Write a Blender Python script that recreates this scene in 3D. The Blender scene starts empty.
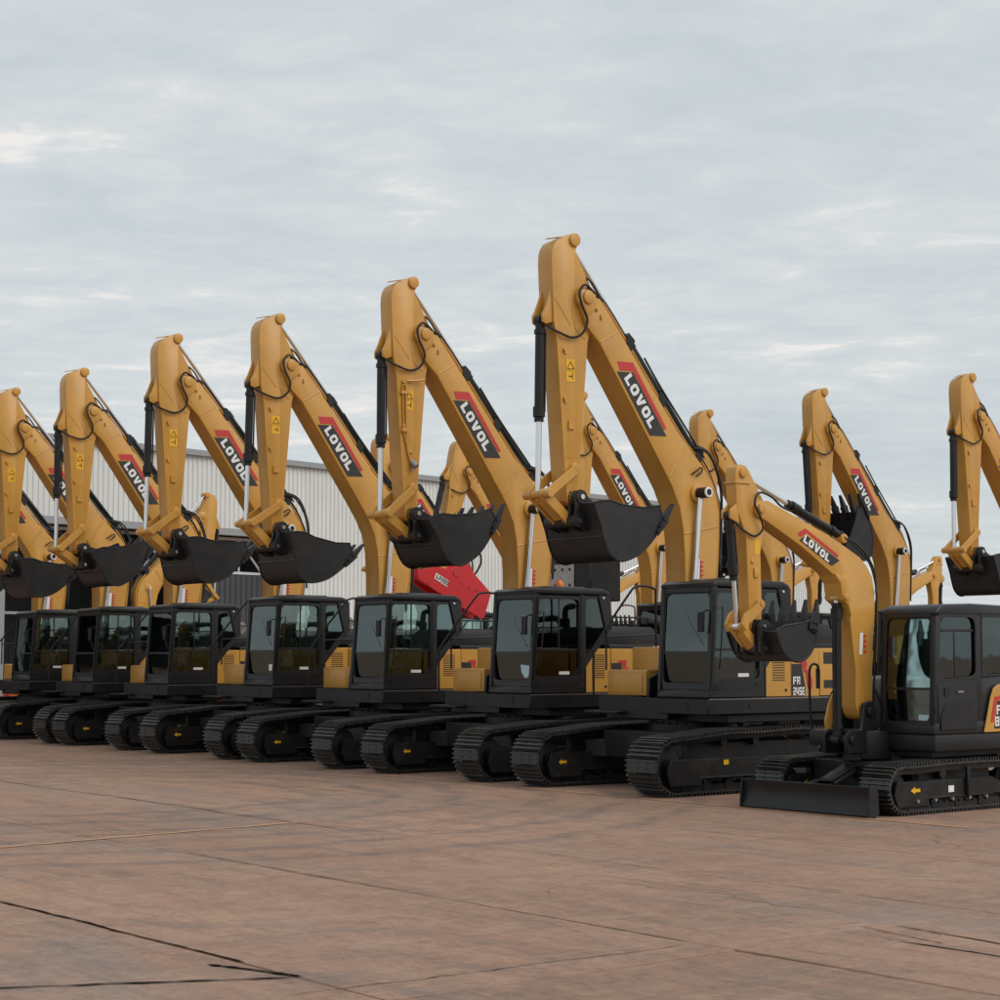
import bpy, bmesh, math, random
from mathutils import Vector, Matrix
R = math.radians
random.seed(7)
scene = bpy.context.scene
C = scene.collection

# ------------------------------------------------------------------ camera
cam_d = bpy.data.cameras.new('camera'); cam = bpy.data.objects.new('camera', cam_d); C.objects.link(cam)
cam_d.sensor_width = 36; cam_d.lens = 64.8; cam_d.clip_end = 3000; cam_d.clip_start = .1
CAM_H = 1.93
cam.location = (0, 0, CAM_H)
cam.rotation_euler = (R(90 + 4.92), 0, R(180 - 38.75))
scene.camera = cam

# ------------------------------------------------------------------ sky, sun, exposure
SUN_EL, SUN_DIR = 42, Vector((-.45, 1.0, 0)).normalized()      # direction towards the sun on the ground
world = bpy.data.worlds.new('World'); scene.world = world; world.use_nodes = True
wt = world.node_tree; wt.nodes.clear()
def wn(t, **k):
    n = wt.nodes.new(t)
    for a, b in k.items(): setattr(n, a, b)
    return n
wo = wn('ShaderNodeOutputWorld'); bg = wn('ShaderNodeBackground')
sky = wn('ShaderNodeTexSky', sky_type='NISHITA', sun_disc=False)
sky.sun_elevation = R(SUN_EL); sky.sun_rotation = math.atan2(SUN_DIR.x, SUN_DIR.y)
sky.air_density = 1.2; sky.dust_density = 2.5
tc = wn('ShaderNodeTexCoord'); sep = wn('ShaderNodeSeparateXYZ'); wt.links.new(tc.outputs['Generated'], sep.inputs[0])
def wmath(op, a, b=None):
    n = wn('ShaderNodeMath', operation=op)
    for i, v in enumerate((a, b)):
        if v is None: continue
        if isinstance(v, (int, float)): n.inputs[i].default_value = v
        else: wt.links.new(v, n.inputs[i])
    return n.outputs[0]
# cloud deck: the view direction carried up to a flat layer, so that clouds draw together towards the horizon
az = wmath('ADD', wmath('ABSOLUTE', sep.outputs[2]), .11)
px = wmath('DIVIDE', sep.outputs[0], az); py = wmath('DIVIDE', sep.outputs[1], az)
comb = wn('ShaderNodeCombineXYZ'); wt.links.new(px, comb.inputs[0]); wt.links.new(py, comb.inputs[1])
mp = wn('ShaderNodeMapping'); mp.inputs['Rotation'].default_value = (0, 0, R(-141)); mp.inputs['Scale'].default_value = (1.0, 1.0, 1)
wt.links.new(comb.outputs[0], mp.inputs[0])
def wnoise(scale, detail, rough, dist, off):
    m = wn('ShaderNodeMapping'); m.inputs['Location'].default_value = off; m.inputs['Scale'].default_value = (.82, 1.12, 1)
    wt.links.new(mp.outputs[0], m.inputs[0])
    n = wn('ShaderNodeTexNoise'); n.inputs['Scale'].default_value = scale; n.inputs['Detail'].default_value = detail
    n.inputs['Roughness'].default_value = rough; n.inputs['Distortion'].default_value = dist
    wt.links.new(m.outputs[0], n.inputs['Vector'])
    return n.outputs['Fac']
big = wnoise(.55, 3, .5, .4, (3.1, 1.7, 0)); mid = wnoise(2.2, 7, .60, .5, (0, 5, 2)); fine = wnoise(7.5, 6, .62, .5, (9, 2, 4))
mixc = wmath('ADD', wmath('ADD', wmath('MULTIPLY', big, .26), wmath('MULTIPLY', mid, .42)), wmath('MULTIPLY', fine, .32))
ramp = wn('ShaderNodeValToRGB'); cr = ramp.color_ramp
cr.elements[0].position = .36; cr.elements[0].color = (.560, .622, .655, 1)
cr.elements[1].position = .63; cr.elements[1].color = (.900, .880, .850, 1)
e = cr.elements.new(.49); e.color = (.635, .690, .715, 1)
e = cr.elements.new(.57); e.color = (.712, .745, .755, 1)
wt.links.new(mixc, ramp.inputs[0])
# the clouds cover the clear sky almost wholly; a little of its blue comes through
skyb = wn('ShaderNodeMix', data_type='RGBA', blend_type='MULTIPLY'); skyb.inputs['Factor'].default_value = 1
wt.links.new(sky.outputs[0], skyb.inputs['A']); skyb.inputs['B'].default_value = (.10, .10, .10, 1)
mixs = wn('ShaderNodeMix', data_type='RGBA'); mixs.inputs['Factor'].default_value = .93
wt.links.new(skyb.outputs['Result'], mixs.inputs['A']); wt.links.new(ramp.outputs[0], mixs.inputs['B'])
wt.links.new(mixs.outputs['Result'], bg.inputs[0]); bg.inputs[1].default_value = 1.0
wt.links.new(bg.outputs[0], wo.inputs[0])
sun_d = bpy.data.lights.new('sun', 'SUN'); sun = bpy.data.objects.new('sun', sun_d); C.objects.link(sun)
sun_d.energy = 1.5; sun_d.angle = R(40); sun_d.color = (1, .95, .88)
to_sun = Vector((SUN_DIR.x * math.cos(R(SUN_EL)), SUN_DIR.y * math.cos(R(SUN_EL)), math.sin(R(SUN_EL))))
sun.rotation_euler = to_sun.to_track_quat('Z', 'Y').to_euler()
vs = scene.view_settings; vs.view_transform = 'Standard'; vs.look = 'None'; vs.exposure = 0; vs.gamma = 1; vs.use_curve_mapping = False
scene.render.engine = 'CYCLES'; scene.cycles.max_bounces = 8; scene.cycles.transparent_max_bounces = 16

# ------------------------------------------------------------------ materials
M = {}
def mat(name, col, rough=.5, metal=0, var=.0, vscale=6, bump=0, bscale=60, spec=.5, coat=0, dust=0):
    m = bpy.data.materials.new(name); m.use_nodes = True; M[name] = m
    nt = m.node_tree; b = nt.nodes['Principled BSDF']
    b.inputs['Base Color'].default_value = (*col, 1); b.inputs['Roughness'].default_value = rough
    b.inputs['Metallic'].default_value = metal; b.inputs['Specular IOR Level'].default_value = spec
    if coat: b.inputs['Coat Weight'].default_value = coat; b.inputs['Coat Roughness'].default_value = .2
    tcn = nt.nodes.new('ShaderNodeTexCoord')
    geo = nt.nodes.new('ShaderNodeNewGeometry')
    if var or dust:
        n = nt.nodes.new('ShaderNodeTexNoise'); n.inputs['Scale'].default_value = vscale; n.inputs['Detail'].default_value = 6; n.inputs['Roughness'].default_value = .65
        nt.links.new(geo.outputs['Position'], n.inputs['Vector'])
        mr = nt.nodes.new('ShaderNodeMapRange'); mr.inputs[1].default_value = .3; mr.inputs[2].default_value = .7
        mr.inputs[3].default_value = 1 - var; mr.inputs[4].default_value = 1 + var
        nt.links.new(n.outputs['Fac'], mr.inputs[0])
        mx = nt.nodes.new('ShaderNodeMix'); mx.data_type = 'RGBA'; mx.blend_type = 'MULTIPLY'; mx.inputs['Factor'].default_value = 1
        mx.inputs['A'].default_value = (*col, 1); nt.links.new(mr.outputs[0], mx.inputs['B'])
        out = mx.outputs['Result']
        if dust:
            n2 = nt.nodes.new('ShaderNodeTexNoise'); n2.inputs['Scale'].default_value = 3.1; n2.inputs['Detail'].default_value = 8; n2.inputs['Roughness'].default_value = .7
            nt.links.new(geo.outputs['Position'], n2.inputs['Vector'])
            mr2 = nt.nodes.new('ShaderNodeMapRange'); mr2.inputs[1].default_value = .48; mr2.inputs[2].default_value = .75; mr2.inputs[3].default_value = 0; mr2.inputs[4].default_value = dust
            nt.links.new(n2.outputs['Fac'], mr2.inputs[0])
            mx2 = nt.nodes.new('ShaderNodeMix'); mx2.data_type = 'RGBA'; nt.links.new(mr2.outputs[0], mx2.inputs['Factor'])
            nt.links.new(out, mx2.inputs['A']); mx2.inputs['B'].default_value = (.16, .12, .09, 1); out = mx2.outputs['Result']
        nt.links.new(out, b.inputs['Base Color'])
        rr = nt.nodes.new('ShaderNodeMapRange'); rr.inputs[3].default_value = rough - .08; rr.inputs[4].default_value = rough + .12
        nt.links.new(n.outputs['Fac'], rr.inputs[0]); nt.links.new(rr.outputs[0], b.inputs['Roughness'])
    if bump:
        nb = nt.nodes.new('ShaderNodeTexNoise'); nb.inputs['Scale'].default_value = bscale; nb.inputs['Detail'].default_value = 3
        nt.links.new(geo.outputs['Position'], nb.inputs['Vector'])
        bp = nt.nodes.new('ShaderNodeBump'); bp.inputs['Strength'].default_value = bump; bp.inputs['Distance'].default_value = .01
        nt.links.new(nb.outputs['Fac'], bp.inputs['Height']); nt.links.new(bp.outputs[0], b.inputs['Normal'])
    return m
mat('yellow', (.58, .295, .054), .40, var=.10, vscale=1.6, bump=.07, bscale=7, spec=.4, coat=.3, dust=.07)
mat('black', (.0135, .014, .0155), .40, var=.2, vscale=3, spec=.34, dust=.06)
mat('cabblack', (.019, .0195, .022), .34, var=.12, vscale=3, spec=.38)
mat('bucketblack', (.019, .0195, .021), .40, var=.28, vscale=4, spec=.36, dust=.10, bump=.1, bscale=14)
mat('trackblack', (.012, .0118, .012), .46, var=.3, vscale=8, spec=.32, dust=.16)
mat('shoe', (.027, .026, .0255), .32, var=.4, vscale=7, spec=.62, dust=.20)
mat('rubber', (.012, .012, .013), .45)
mat('chrome', (.78, .78, .79), .22, 1.0)
mat('steel', (.30, .29, .28), .5, .6, var=.2, vscale=20)
mat('wornsteel', (.40, .385, .375), .6, .2, var=.25, vscale=12, bump=.15, bscale=40)
mat('red', (.62, .022, .028), .45, var=.06, vscale=3)
mat('decalred', (.55, .035, .035), .5)
mat('decalblack', (.022, .022, .024), .5)
mat('white', (.80, .80, .79), .55)
mat('stickeryellow', (.80, .42, .012), .5)
mat('orange', (.80, .16, .02), .4)
mat('seat', (.10, .105, .11), .7)
mat('trimgrey', (.20, .205, .21), .6)
mat('lamp', (.7, .72, .75), .15)
mat('paleblue', (.45, .62, .68), .6)
mat('concretewall', (.33, .33, .34), .8, var=.1)
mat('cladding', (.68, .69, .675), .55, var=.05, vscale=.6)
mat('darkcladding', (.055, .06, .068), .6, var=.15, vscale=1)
mat('trim', (.30, .31, .32), .6, var=.1)
mat('whitesteel', (.72, .72, .72), .5)
mat('bark', (.10, .075, .05), .9, var=.3)
mat('leaf', (.045, .085, .028), .7, var=.5, vscale=1.5)
mat('leafdark', (.03, .06, .024), .7, var=.5, vscale=1.5)
def glass(name, tint, rgh=.02):
    m = bpy.data.materials.new(name); m.use_nodes = True; M[name] = m
    nt = m.node_tree; nt.nodes.clear()
    o = nt.nodes.new('ShaderNodeOutputMaterial'); t = nt.nodes.new('ShaderNodeBsdfTransparent'); g = nt.nodes.new('ShaderNodeBsdfGlossy')
    t.inputs[0].default_value = (*tint, 1); g.inputs['Roughness'].default_value = rgh; g.inputs[0].default_value = (.86, 1, 1, 1)
    f = nt.nodes.new('ShaderNodeFresnel'); f.inputs[0].default_value = 1.6
    nz = nt.nodes.new('ShaderNodeTexNoise'); nz.inputs['Scale'].default_value = 2.0; geo = nt.nodes.new('ShaderNodeNewGeometry')
    nt.links.new(geo.outputs['Position'], nz.inputs['Vector'])
    bp = nt.nodes.new('ShaderNodeBump'); bp.inputs['Strength'].default_value = .03; bp.inputs['Distance'].default_value = .05
    nt.links.new(nz.outputs['Fac'], bp.inputs['Height']); nt.links.new(bp.outputs[0], g.inputs['Normal'])
    mx = nt.nodes.new('ShaderNodeMixShader'); ad = nt.nodes.new('ShaderNodeMath'); ad.operation = 'ADD'; ad.inputs[1].default_value = .045; nt.links.new(f.outputs[0], ad.inputs[0]); nt.links.new(ad.outputs[0], mx.inputs[0]); nt.links.new(t.outputs[0], mx.inputs[1]); nt.links.new(g.outputs[0], mx.inputs[2])
    nt.links.new(mx.outputs[0], o.inputs[0])
glass('glass', (.82, .91, .88)); glass('glassdark', (.62, .74, .74))

# ground material: worn reddish concrete
def ground_material():
    m = bpy.data.materials.new('yard'); m.use_nodes = True; M['yard'] = m
    nt = m.node_tree; b = nt.nodes['Principled BSDF']
    geo = nt.nodes.new('ShaderNodeNewGeometry'); oi = nt.nodes.new('ShaderNodeObjectInfo')
    def noise(scale, detail, rough, sc=(1, 1, 1), dist=0, loc=(0, 0, 0)):
        mp = nt.nodes.new('ShaderNodeMapping'); mp.inputs['Scale'].default_value = sc; mp.inputs['Location'].default_value = loc
        nt.links.new(geo.outputs['Position'], mp.inputs[0])
        n = nt.nodes.new('ShaderNodeTexNoise'); n.inputs['Scale'].default_value = scale; n.inputs['Detail'].default_value = detail; n.inputs['Roughness'].default_value = rough; n.inputs['Distortion'].default_value = dist
        nt.links.new(mp.outputs[0], n.inputs['Vector']); return n.outputs['Fac']
    def rng(v, a, b_, c, d):
        r = nt.nodes.new('ShaderNodeMapRange'); nt.links.new(v, r.inputs[0])
        for i, q in enumerate((a, b_, c, d)): r.inputs[i + 1].default_value = q
        return r.outputs[0]
    def mixc(f, a, b_):
        x = nt.nodes.new('ShaderNodeMix'); x.data_type = 'RGBA'
        nt.links.new(f, x.inputs['Factor'])
        for k, q in (('A', a), ('B', b_)):
            if isinstance(q, tuple): x.inputs[k].default_value = (*q, 1)
            else: nt.links.new(q, x.inputs[k])
        return x.outputs['Result']
    def math_(op, a, b_):
        x = nt.nodes.new('ShaderNodeMath'); x.operation = op
        for i, q in enumerate((a, b_)):
            if isinstance(q, (int, float)): x.inputs[i].default_value = q
            else: nt.links.new(q, x.inputs[i])
        return x.outputs[0]
    patch = noise(.22, 4, .55, (1, .6, 1), .6)
    col = mixc(rng(patch, .40, .62, 0, 1), (.248, .148, .102), (.310, .184, .124))
    grey = noise(.35, 5, .6, (1.3, .5, 1), .8, (7, 3, 0))
    col = mixc(rng(grey, .52, .72, 0, .75), col, (.195, .155, .134))
    red = noise(.8, 6, .7, (1, .5, 1), .4, (2, 9, 0))
    col = mixc(rng(red, .50, .75, 0, .6), col, (.265, .135, .088))
    # scuffs dragged along the row
    st = noise(1.2, 6, .7, (3.2, .35, 1), .8, (4, 4, 0))
    col = mixc(rng(st, .50, .68, 0, .6), col, (.125, .084, .066))
    st2 = noise(2.0, 5, .65, (.5, 3.0, 1), 1.2, (1, 14, 0))
    col = mixc(rng(st2, .52, .70, 0, .5), col, (.35, .24, .18))
    mott = noise(3.4, 9, .78, (1, .55, 1), .5, (11, 2, 0))
    col = mixc(rng(mott, .50, .66, 0, .55), col, (.135, .088, .066)); col = mixc(rng(mott, .48, .34, 0, .40), col, (.34, .22, .155))
    mott2 = noise(1.1, 8, .72, (.6, 2.2, 1), 1.0, (21, 7, 0))
    col = mixc(rng(mott2, .54, .68, 0, .55), col, (.150, .120, .105))
    fine = noise(38, 5, .75)
    col = mixc(rng(fine, .52, .80, 0, .35), col, (.14, .105, .09))
    grit = noise(15, 7, .72, (1, .7, 1), .3, (3, 31, 0))
    col = mixc(rng(grit, .52, .66, 0, .5), col, (.12, .080, .060)); col = mixc(rng(grit, .47, .34, 0, .35), col, (.35, .228, .162))
    # turning marks of tracks and tyres: rings about a few points of the yard
    for (cx, cy, r0, r1, fr, strength) in ((-11.2, -23.0, 2.2, 9.6, 1.9, .50), (-12.6, -17.6, .9, 3.0, 3.2, .35), (-3.0, -8.0, 3.0, 6.4, 2.3, .28)):
        vm = nt.nodes.new('ShaderNodeVectorMath'); vm.operation = 'DISTANCE'; nt.links.new(geo.outputs['Position'], vm.inputs[0]); vm.inputs[1].default_value = (cx, cy, 0)
        d = math_('ADD', vm.outputs['Value'], math_('MULTIPLY', noise(.5, 2, .5, loc=(cx, cy, 0)), .9))
        s = math_('SINE', math_('MULTIPLY', d, fr * 3.1), 0)
        ring = rng(s, .35, .95, 0, strength)
        inside = math_('MULTIPLY', rng(d, r0, r0 + .8, 0, 1), rng(d, r1 - .8, r1, 1, 0))
        ring = math_('MULTIPLY', math_('MULTIPLY', ring, inside), rng(noise(1.6, 5, .7, loc=(cx, 0, 0)), .36, .56, 0, 1))
        col = mixc(ring, col, (.105, .085, .078))
    # fine cracks
    vo = nt.nodes.new('ShaderNodeTexVoronoi'); vo.feature = 'DISTANCE_TO_EDGE'; vo.inputs['Scale'].default_value = .33
    nzv = nt.nodes.new('ShaderNodeTexNoise'); nzv.inputs['Scale'].default_value = 1.3; nzv.inputs['Detail'].default_value = 5
    nt.links.new(geo.outputs['Position'], nzv.inputs['Vector'])
    va = nt.nodes.new('ShaderNodeVectorMath'); va.operation = 'MULTIPLY_ADD'; nt.links.new(nzv.outputs['Color'], va.inputs[0]); va.inputs[1].default_value = (.9, .9, 0); nt.links.new(geo.outputs['Position'], va.inputs[2])
    nt.links.new(va.outputs[0], vo.inputs['Vector'])
    crk = math_('MULTIPLY', rng(vo.outputs['Distance'], .0015, .005, 1, 0), rng(noise(.5, 2, .5, loc=(5, 5, 0)), .55, .62, 0, .5))
    col = mixc(crk, col, (.05, .04, .035))
    # each slab a little lighter or darker
    hv = nt.nodes.new('ShaderNodeMix'); hv.data_type = 'RGBA'; hv.blend_type = 'MULTIPLY'; hv.inputs['Factor'].default_value = 1
    nt.links.new(col, hv.inputs['A']); nt.links.new(rng(oi.outputs['Random'], 0, 1, 1.17, 1.31), hv.inputs['B'])
    nt.links.new(hv.outputs['Result'], b.inputs['Base Color'])
    nt.links.new(rng(grey, .4, .7, .78, .55), b.inputs['Roughness']); b.inputs['Specular IOR Level'].default_value = .35
    bp = nt.nodes.new('ShaderNodeBump'); bp.inputs['Strength'].default_value = .35; bp.inputs['Distance'].default_value = .012
    nt.links.new(math_('ADD', math_('MULTIPLY', noise(9, 6, .7), .7), math_('MULTIPLY', fine, .25)), bp.inputs['Height']); nt.links.new(bp.outputs[0], b.inputs['Normal'])
ground_material()
mat('paint', (.50, .29, .17), .7, var=.3, vscale=5)
mat('joint', (.008, .006, .005), .95, spec=.05)

# ------------------------------------------------------------------ mesh helpers
class MB:
    def __init__(s): s.v = []; s.f = []
    def add(s, v, f):
        n = len(s.v); s.v += [tuple(p) for p in v]; s.f += [tuple(i + n for i in q) for q in f]; return s
    def box(s, x0, x1, y0, y1, z0, z1):
        v = [(x, y, z) for x in (x0, x1) for y in (y0, y1) for z in (z0, z1)]
        return s.add(v, [(0, 1, 3, 2), (4, 6, 7, 5), (0, 4, 5, 1), (2, 3, 7, 6), (0, 2, 6, 4), (1, 5, 7, 3)])
    def prism(s, pts, y0, y1):                       # profile in x-z swept along y (pts clockwise or not, both work)
        a = sum(pts[i][0] * pts[(i + 1) % len(pts)][1] - pts[(i + 1) % len(pts)][0] * pts[i][1] for i in range(len(pts)))
        if a < 0: pts = pts[::-1]
        if y0 > y1: y0, y1 = y1, y0
        n = len(pts); v = [(p[0], y0, p[1]) for p in pts] + [(p[0], y1, p[1]) for p in pts]
        f = [tuple(range(n)), tuple(range(2 * n - 1, n - 1, -1))] + [(i, i + n, (i + 1) % n + n, (i + 1) % n) for i in range(n)]
        return s.add(v, f)
    def prismz(s, pts, z0, z1):                      # profile in x-y swept along z
        a = sum(pts[i][0] * pts[(i + 1) % len(pts)][1] - pts[(i + 1) % len(pts)][0] * pts[i][1] for i in range(len(pts)))
        if a < 0: pts = pts[::-1]
        n = len(pts); v = [(p[0], p[1], z0) for p in pts] + [(p[0], p[1], z1) for p in pts]
        f = [tuple(range(n - 1, -1, -1)), tuple(range(n, 2 * n))] + [(i, (i + 1) % n, (i + 1) % n + n, i + n) for i in range(n)]
        return s.add(v, f)
    def prismx(s, pts, x0, x1):                      # profile in y-z swept along x
        a = sum(pts[i][0] * pts[(i + 1) % len(pts)][1] - pts[(i + 1) % len(pts)][0] * pts[i][1] for i in range(len(pts)))
        if a < 0: pts = pts[::-1]
        n = len(pts); v = [(x0, p[0], p[1]) for p in pts] + [(x1, p[0], p[1]) for p in pts]
        f = [tuple(range(n - 1, -1, -1)), tuple(range(n, 2 * n))] + [(i, (i + 1) % n, (i + 1) % n + n, i + n) for i in range(n)]
        return s.add(v, f)
    def tube(s, path, r, n=8, closed=False):
        P = [Vector(p) for p in path]; m = len(P); rings = []; up = None
        for i, p in enumerate(P):
            if closed: t = P[(i + 1) % m] - P[i - 1]
            else: t = P[min(i + 1, m - 1)] - P[max(i - 1, 0)]
            t.normalize()
            if up is None: up = t.orthogonal().normalized()
            up = (up - t * up.dot(t)); up = up.normalized() if up.length > 1e-6 else t.orthogonal().normalized()
            w = t.cross(up); rr = r[i] if isinstance(r, (list, tuple)) else r
            rings.append([p + (up * math.cos(2 * math.pi * k / n) + w * math.sin(2 * math.pi * k / n)) * rr for k in range(n)])
        v = [q for ring in rings for q in ring]; f = []
        for i in range(m if closed else m - 1):
            j = (i + 1) % m
            f += [(i * n + k, i * n + (k + 1) % n, j * n + (k + 1) % n, j * n + k) for k in range(n)]
        if not closed: f += [tuple(range(n - 1, -1, -1)), tuple((m - 1) * n + k for k in range(n))]
        return s.add(v, f)
    def cyl(s, p0, p1, r, n=14): return s.tube([p0, p1], r, n)
    def pin(s, x, z, y0, y1, r, n=14): return s.cyl((x, y0, z), (x, y1, z), r, n)
    def mesh(s, name, m, bevel=0, seg=1, smooth=True):
        me = bpy.data.meshes.new(name); me.from_pydata(s.v, [], s.f); me.update()
        if bevel:
            bm = bmesh.new(); bm.from_mesh(me)
            bmesh.ops.recalc_face_normals(bm, faces=bm.faces)
            ed = [e for e in bm.edges if len(e.link_faces) == 2 and e.calc_face_angle(0) > .5]
            bmesh.ops.bevel(bm, geom=ed, offset=bevel, segments=seg, affect='EDGES', clamp_overlap=True, profile=.5)
            bm.to_mesh(me); bm.free()
        if smooth:
            me.polygons.foreach_set('use_smooth', [True] * len(me.polygons)); me.set_sharp_from_angle(angle=R(38))
        me.materials.append(M[m]); me.update()
        return me
def smooth(pts, n=4, closed=False):                 # Catmull-Rom through the points
    P = [Vector(p) for p in pts]; out = []; m = len(P)
    for i in range(m if closed else m - 1):
        if closed: a, b, c, d = P[i - 1], P[i], P[(i + 1) % m], P[(i + 2) % m]
        else: a, b, c, d = P[max(i - 1, 0)], P[i], P[i + 1], P[min(i + 2, m - 1)]
        for k in range(n):
            t = k / n; out.append(.5 * ((2 * b) + (c - a) * t + (2 * a - 5 * b + 4 * c - d) * t * t + (3 * b - a - 3 * c + d) * t ** 3))
    if not closed: out.append(P[-1])
    return [tuple(p) for p in out]
CACHE = {}
def ob(name, key, fn, m, parent=None, loc=(0, 0, 0), rot=(0, 0, 0), bevel=0, seg=1, sc=1):
    """one mesh object; fn(MB) builds its mesh, alike pieces share it through key"""
    if key is None or key not in CACHE:
        b = MB(); fn(b); me = b.mesh(name, m, bevel, seg)
        if key is not None: CACHE[key] = me
    else: me = CACHE[key]
    o = bpy.data.objects.new(name, me); C.objects.link(o)
    o.location = loc; o.rotation_euler = rot
    if sc != 1: o.scale = (sc, sc, sc)
    if parent is not None: o.parent = parent
    return o
def empty(name, loc, rz=0, sc=1):
    o = bpy.data.objects.new(name, None); C.objects.link(o); o.location = loc; o.rotation_euler = (0, 0, rz); o.scale = (sc,) * 3; o.empty_display_size = .3
    return o
def tag(o, label, cat, group=None, kind=None):
    o['label'] = label; o['category'] = cat
    if group: o['group'] = group
    if kind: o['kind'] = kind
    return o

# lettering ----------------------------------------------------------
GL = {'L': [(0, 0, 1.6, 6), (1.6, 0, 4, 1.6)], 'F': [(0, 0, 1.4, 6), (1.4, 4.7, 4, 6), (1.4, 2.5, 3.5, 3.7)],
      'R': [(0, 0, 1.3, 6), (1.3, 4.8, 2.8, 6), (1.3, 2.3, 2.8, 3.4), (2.8, 2.9, 4, 6), (2.8, 0, 4, 2.4)],
      'P': [(0, 0, 1.3, 6), (1.3, 4.8, 2.8, 6), (1.3, 2.2, 2.8, 3.4), (2.8, 2.2, 4, 6)],
      '2': [(0, 4.8, 4, 6), (2.7, 3.5, 4, 4.8), (0, 2.4, 4, 3.5), (0, 1.2, 1.3, 2.4), (0, 0, 4, 1.2)],
      '4': [(0, 2.6, 1.2, 6), (0, 1.4, 4, 2.6), (2.6, 2.6, 3.8, 6), (2.6, 0, 3.8, 1.4)],
      '5': [(0, 4.8, 4, 6), (0, 3.6, 1.3, 4.8), (0, 2.4, 4, 3.6), (2.7, 1.2, 4, 2.4), (0, 0, 4, 1.2)],
      'E': [(0, 0, 1.4, 6), (1.4, 4.8, 4, 6), (1.4, 2.4, 3.6, 3.6), (1.4, 0, 4, 1.2)],
      '8': [(0, 0, 1.2, 6), (2.8, 0, 4, 6), (1.2, 4.8, 2.8, 6), (1.2, 2.5, 2.8, 3.6), (1.2, 0, 2.8, 1.2)],
      '0': [(0, 0, 1.3, 6), (2.7, 0, 4, 6), (1.3, 4.8, 2.7, 6), (1.3, 0, 2.7, 1.2)],
      'I': [(0, 0, 1.4, 6)]}
def glyph(ch):
    if ch == 'O':
        o = [(.9, 0), (3.6, 0), (4.5, 1.4), (4.5, 4.6), (3.6, 6), (.9, 6), (0, 4.6), (0, 1.4)]
        i = [(1.75, 1.6), (2.75, 1.6), (3.0, 2.0), (3.0, 4.0), (2.75, 4.4), (1.75, 4.4), (1.5, 4.0), (1.5, 2.0)]
        return [[o[k], o[(k + 1) % 8], i[(k + 1) % 8], i[k]] for k in range(8)], 4.5
    if ch == 'V':
        return [[(0, 6), (1.75, 6), (2.45, 2.3), (1.6, 0)], [(3.15, 6), (4.9, 6), (3.3, 0), (2.45, 2.3)], [(1.6, 0), (2.45, 2.3), (3.3, 0)]], 4.9
    q = [[(a, b), (c, b), (c, d), (a, d)] for a, b, c, d in GL[ch]]
    return q, max(p[0] for r in q for p in r)
def write(b, text, height, org, ux, uy, gap=.8, slant=0):
    """flat letters in the plane of ux, uy from org; returns their total width"""
    k = height / 6; x = 0; org = Vector(org); ux = Vector(ux); uy = Vector(uy)
    for ch in text:
        if ch == ' ': x += 2.5; continue
        qs, w = glyph(ch)
        for q in qs: b.add([org + ux * ((p[0] + x + slant * p[1]) * k) + uy * (p[1] * k) for p in q], [tuple(range(len(q)))])
        x += w + gap
    return (x - gap) * k
def flat(b, pts, y):                                 # a flat shape in the x-z plane facing +y (given in any order)
    a = sum(pts[i][0] * pts[(i + 1) % len(pts)][1] - pts[(i + 1) % len(pts)][0] * pts[i][1] for i in range(len(pts)))
    if a > 0: pts = pts[::-1]
    b.add([(p[0], y, p[1]) for p in pts], [tuple(range(len(pts)))])
def seal(b, quad, m, r, axis, pos):
    """rubber window seal: a thin frame with rounded inner corners inside the quad (four points, in order), m wide"""
    c = sum((Vector(p) for p in quad), Vector((0, 0))) / 4; inner, outer = [], []
    ins = []
    for i in range(4):
        p, a, d = Vector(quad[i]), Vector(quad[i - 1]), Vector(quad[(i + 1) % 4]); ins.append(p + ((a - p).normalized() + (d - p).normalized()) * m)
    for i in range(4):
        p, a, d = ins[i], (ins[i - 1] - ins[i]).normalized(), (ins[(i + 1) % 4] - ins[i]).normalized()
        for k in range(6):
            t = k / 5; q0, q1 = p + a * r, p + d * r; inner.append(q0.lerp(p, t).lerp(p.lerp(q1, t), t)); outer.append(Vector(quad[i]))
    n = len(inner); P = []
    for lay in (0, 1):
        for q in inner + outer:
            e = pos(q) + lay * .006; P.append((q.x, e, q.y) if axis == 'y' else (e, q.x, q.y))
    f = []
    for i in range(n):
        j = (i + 1) % n; f += [(i, j, j + n, i + n), (i + 2 * n, i + 3 * n, j + 3 * n, j + 2 * n), (i, i + 2 * n, j + 2 * n, j)]
    b.add(P, f)
def slab(b, pts, y, t=.004): b.prism(pts, y, y + t)

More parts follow.
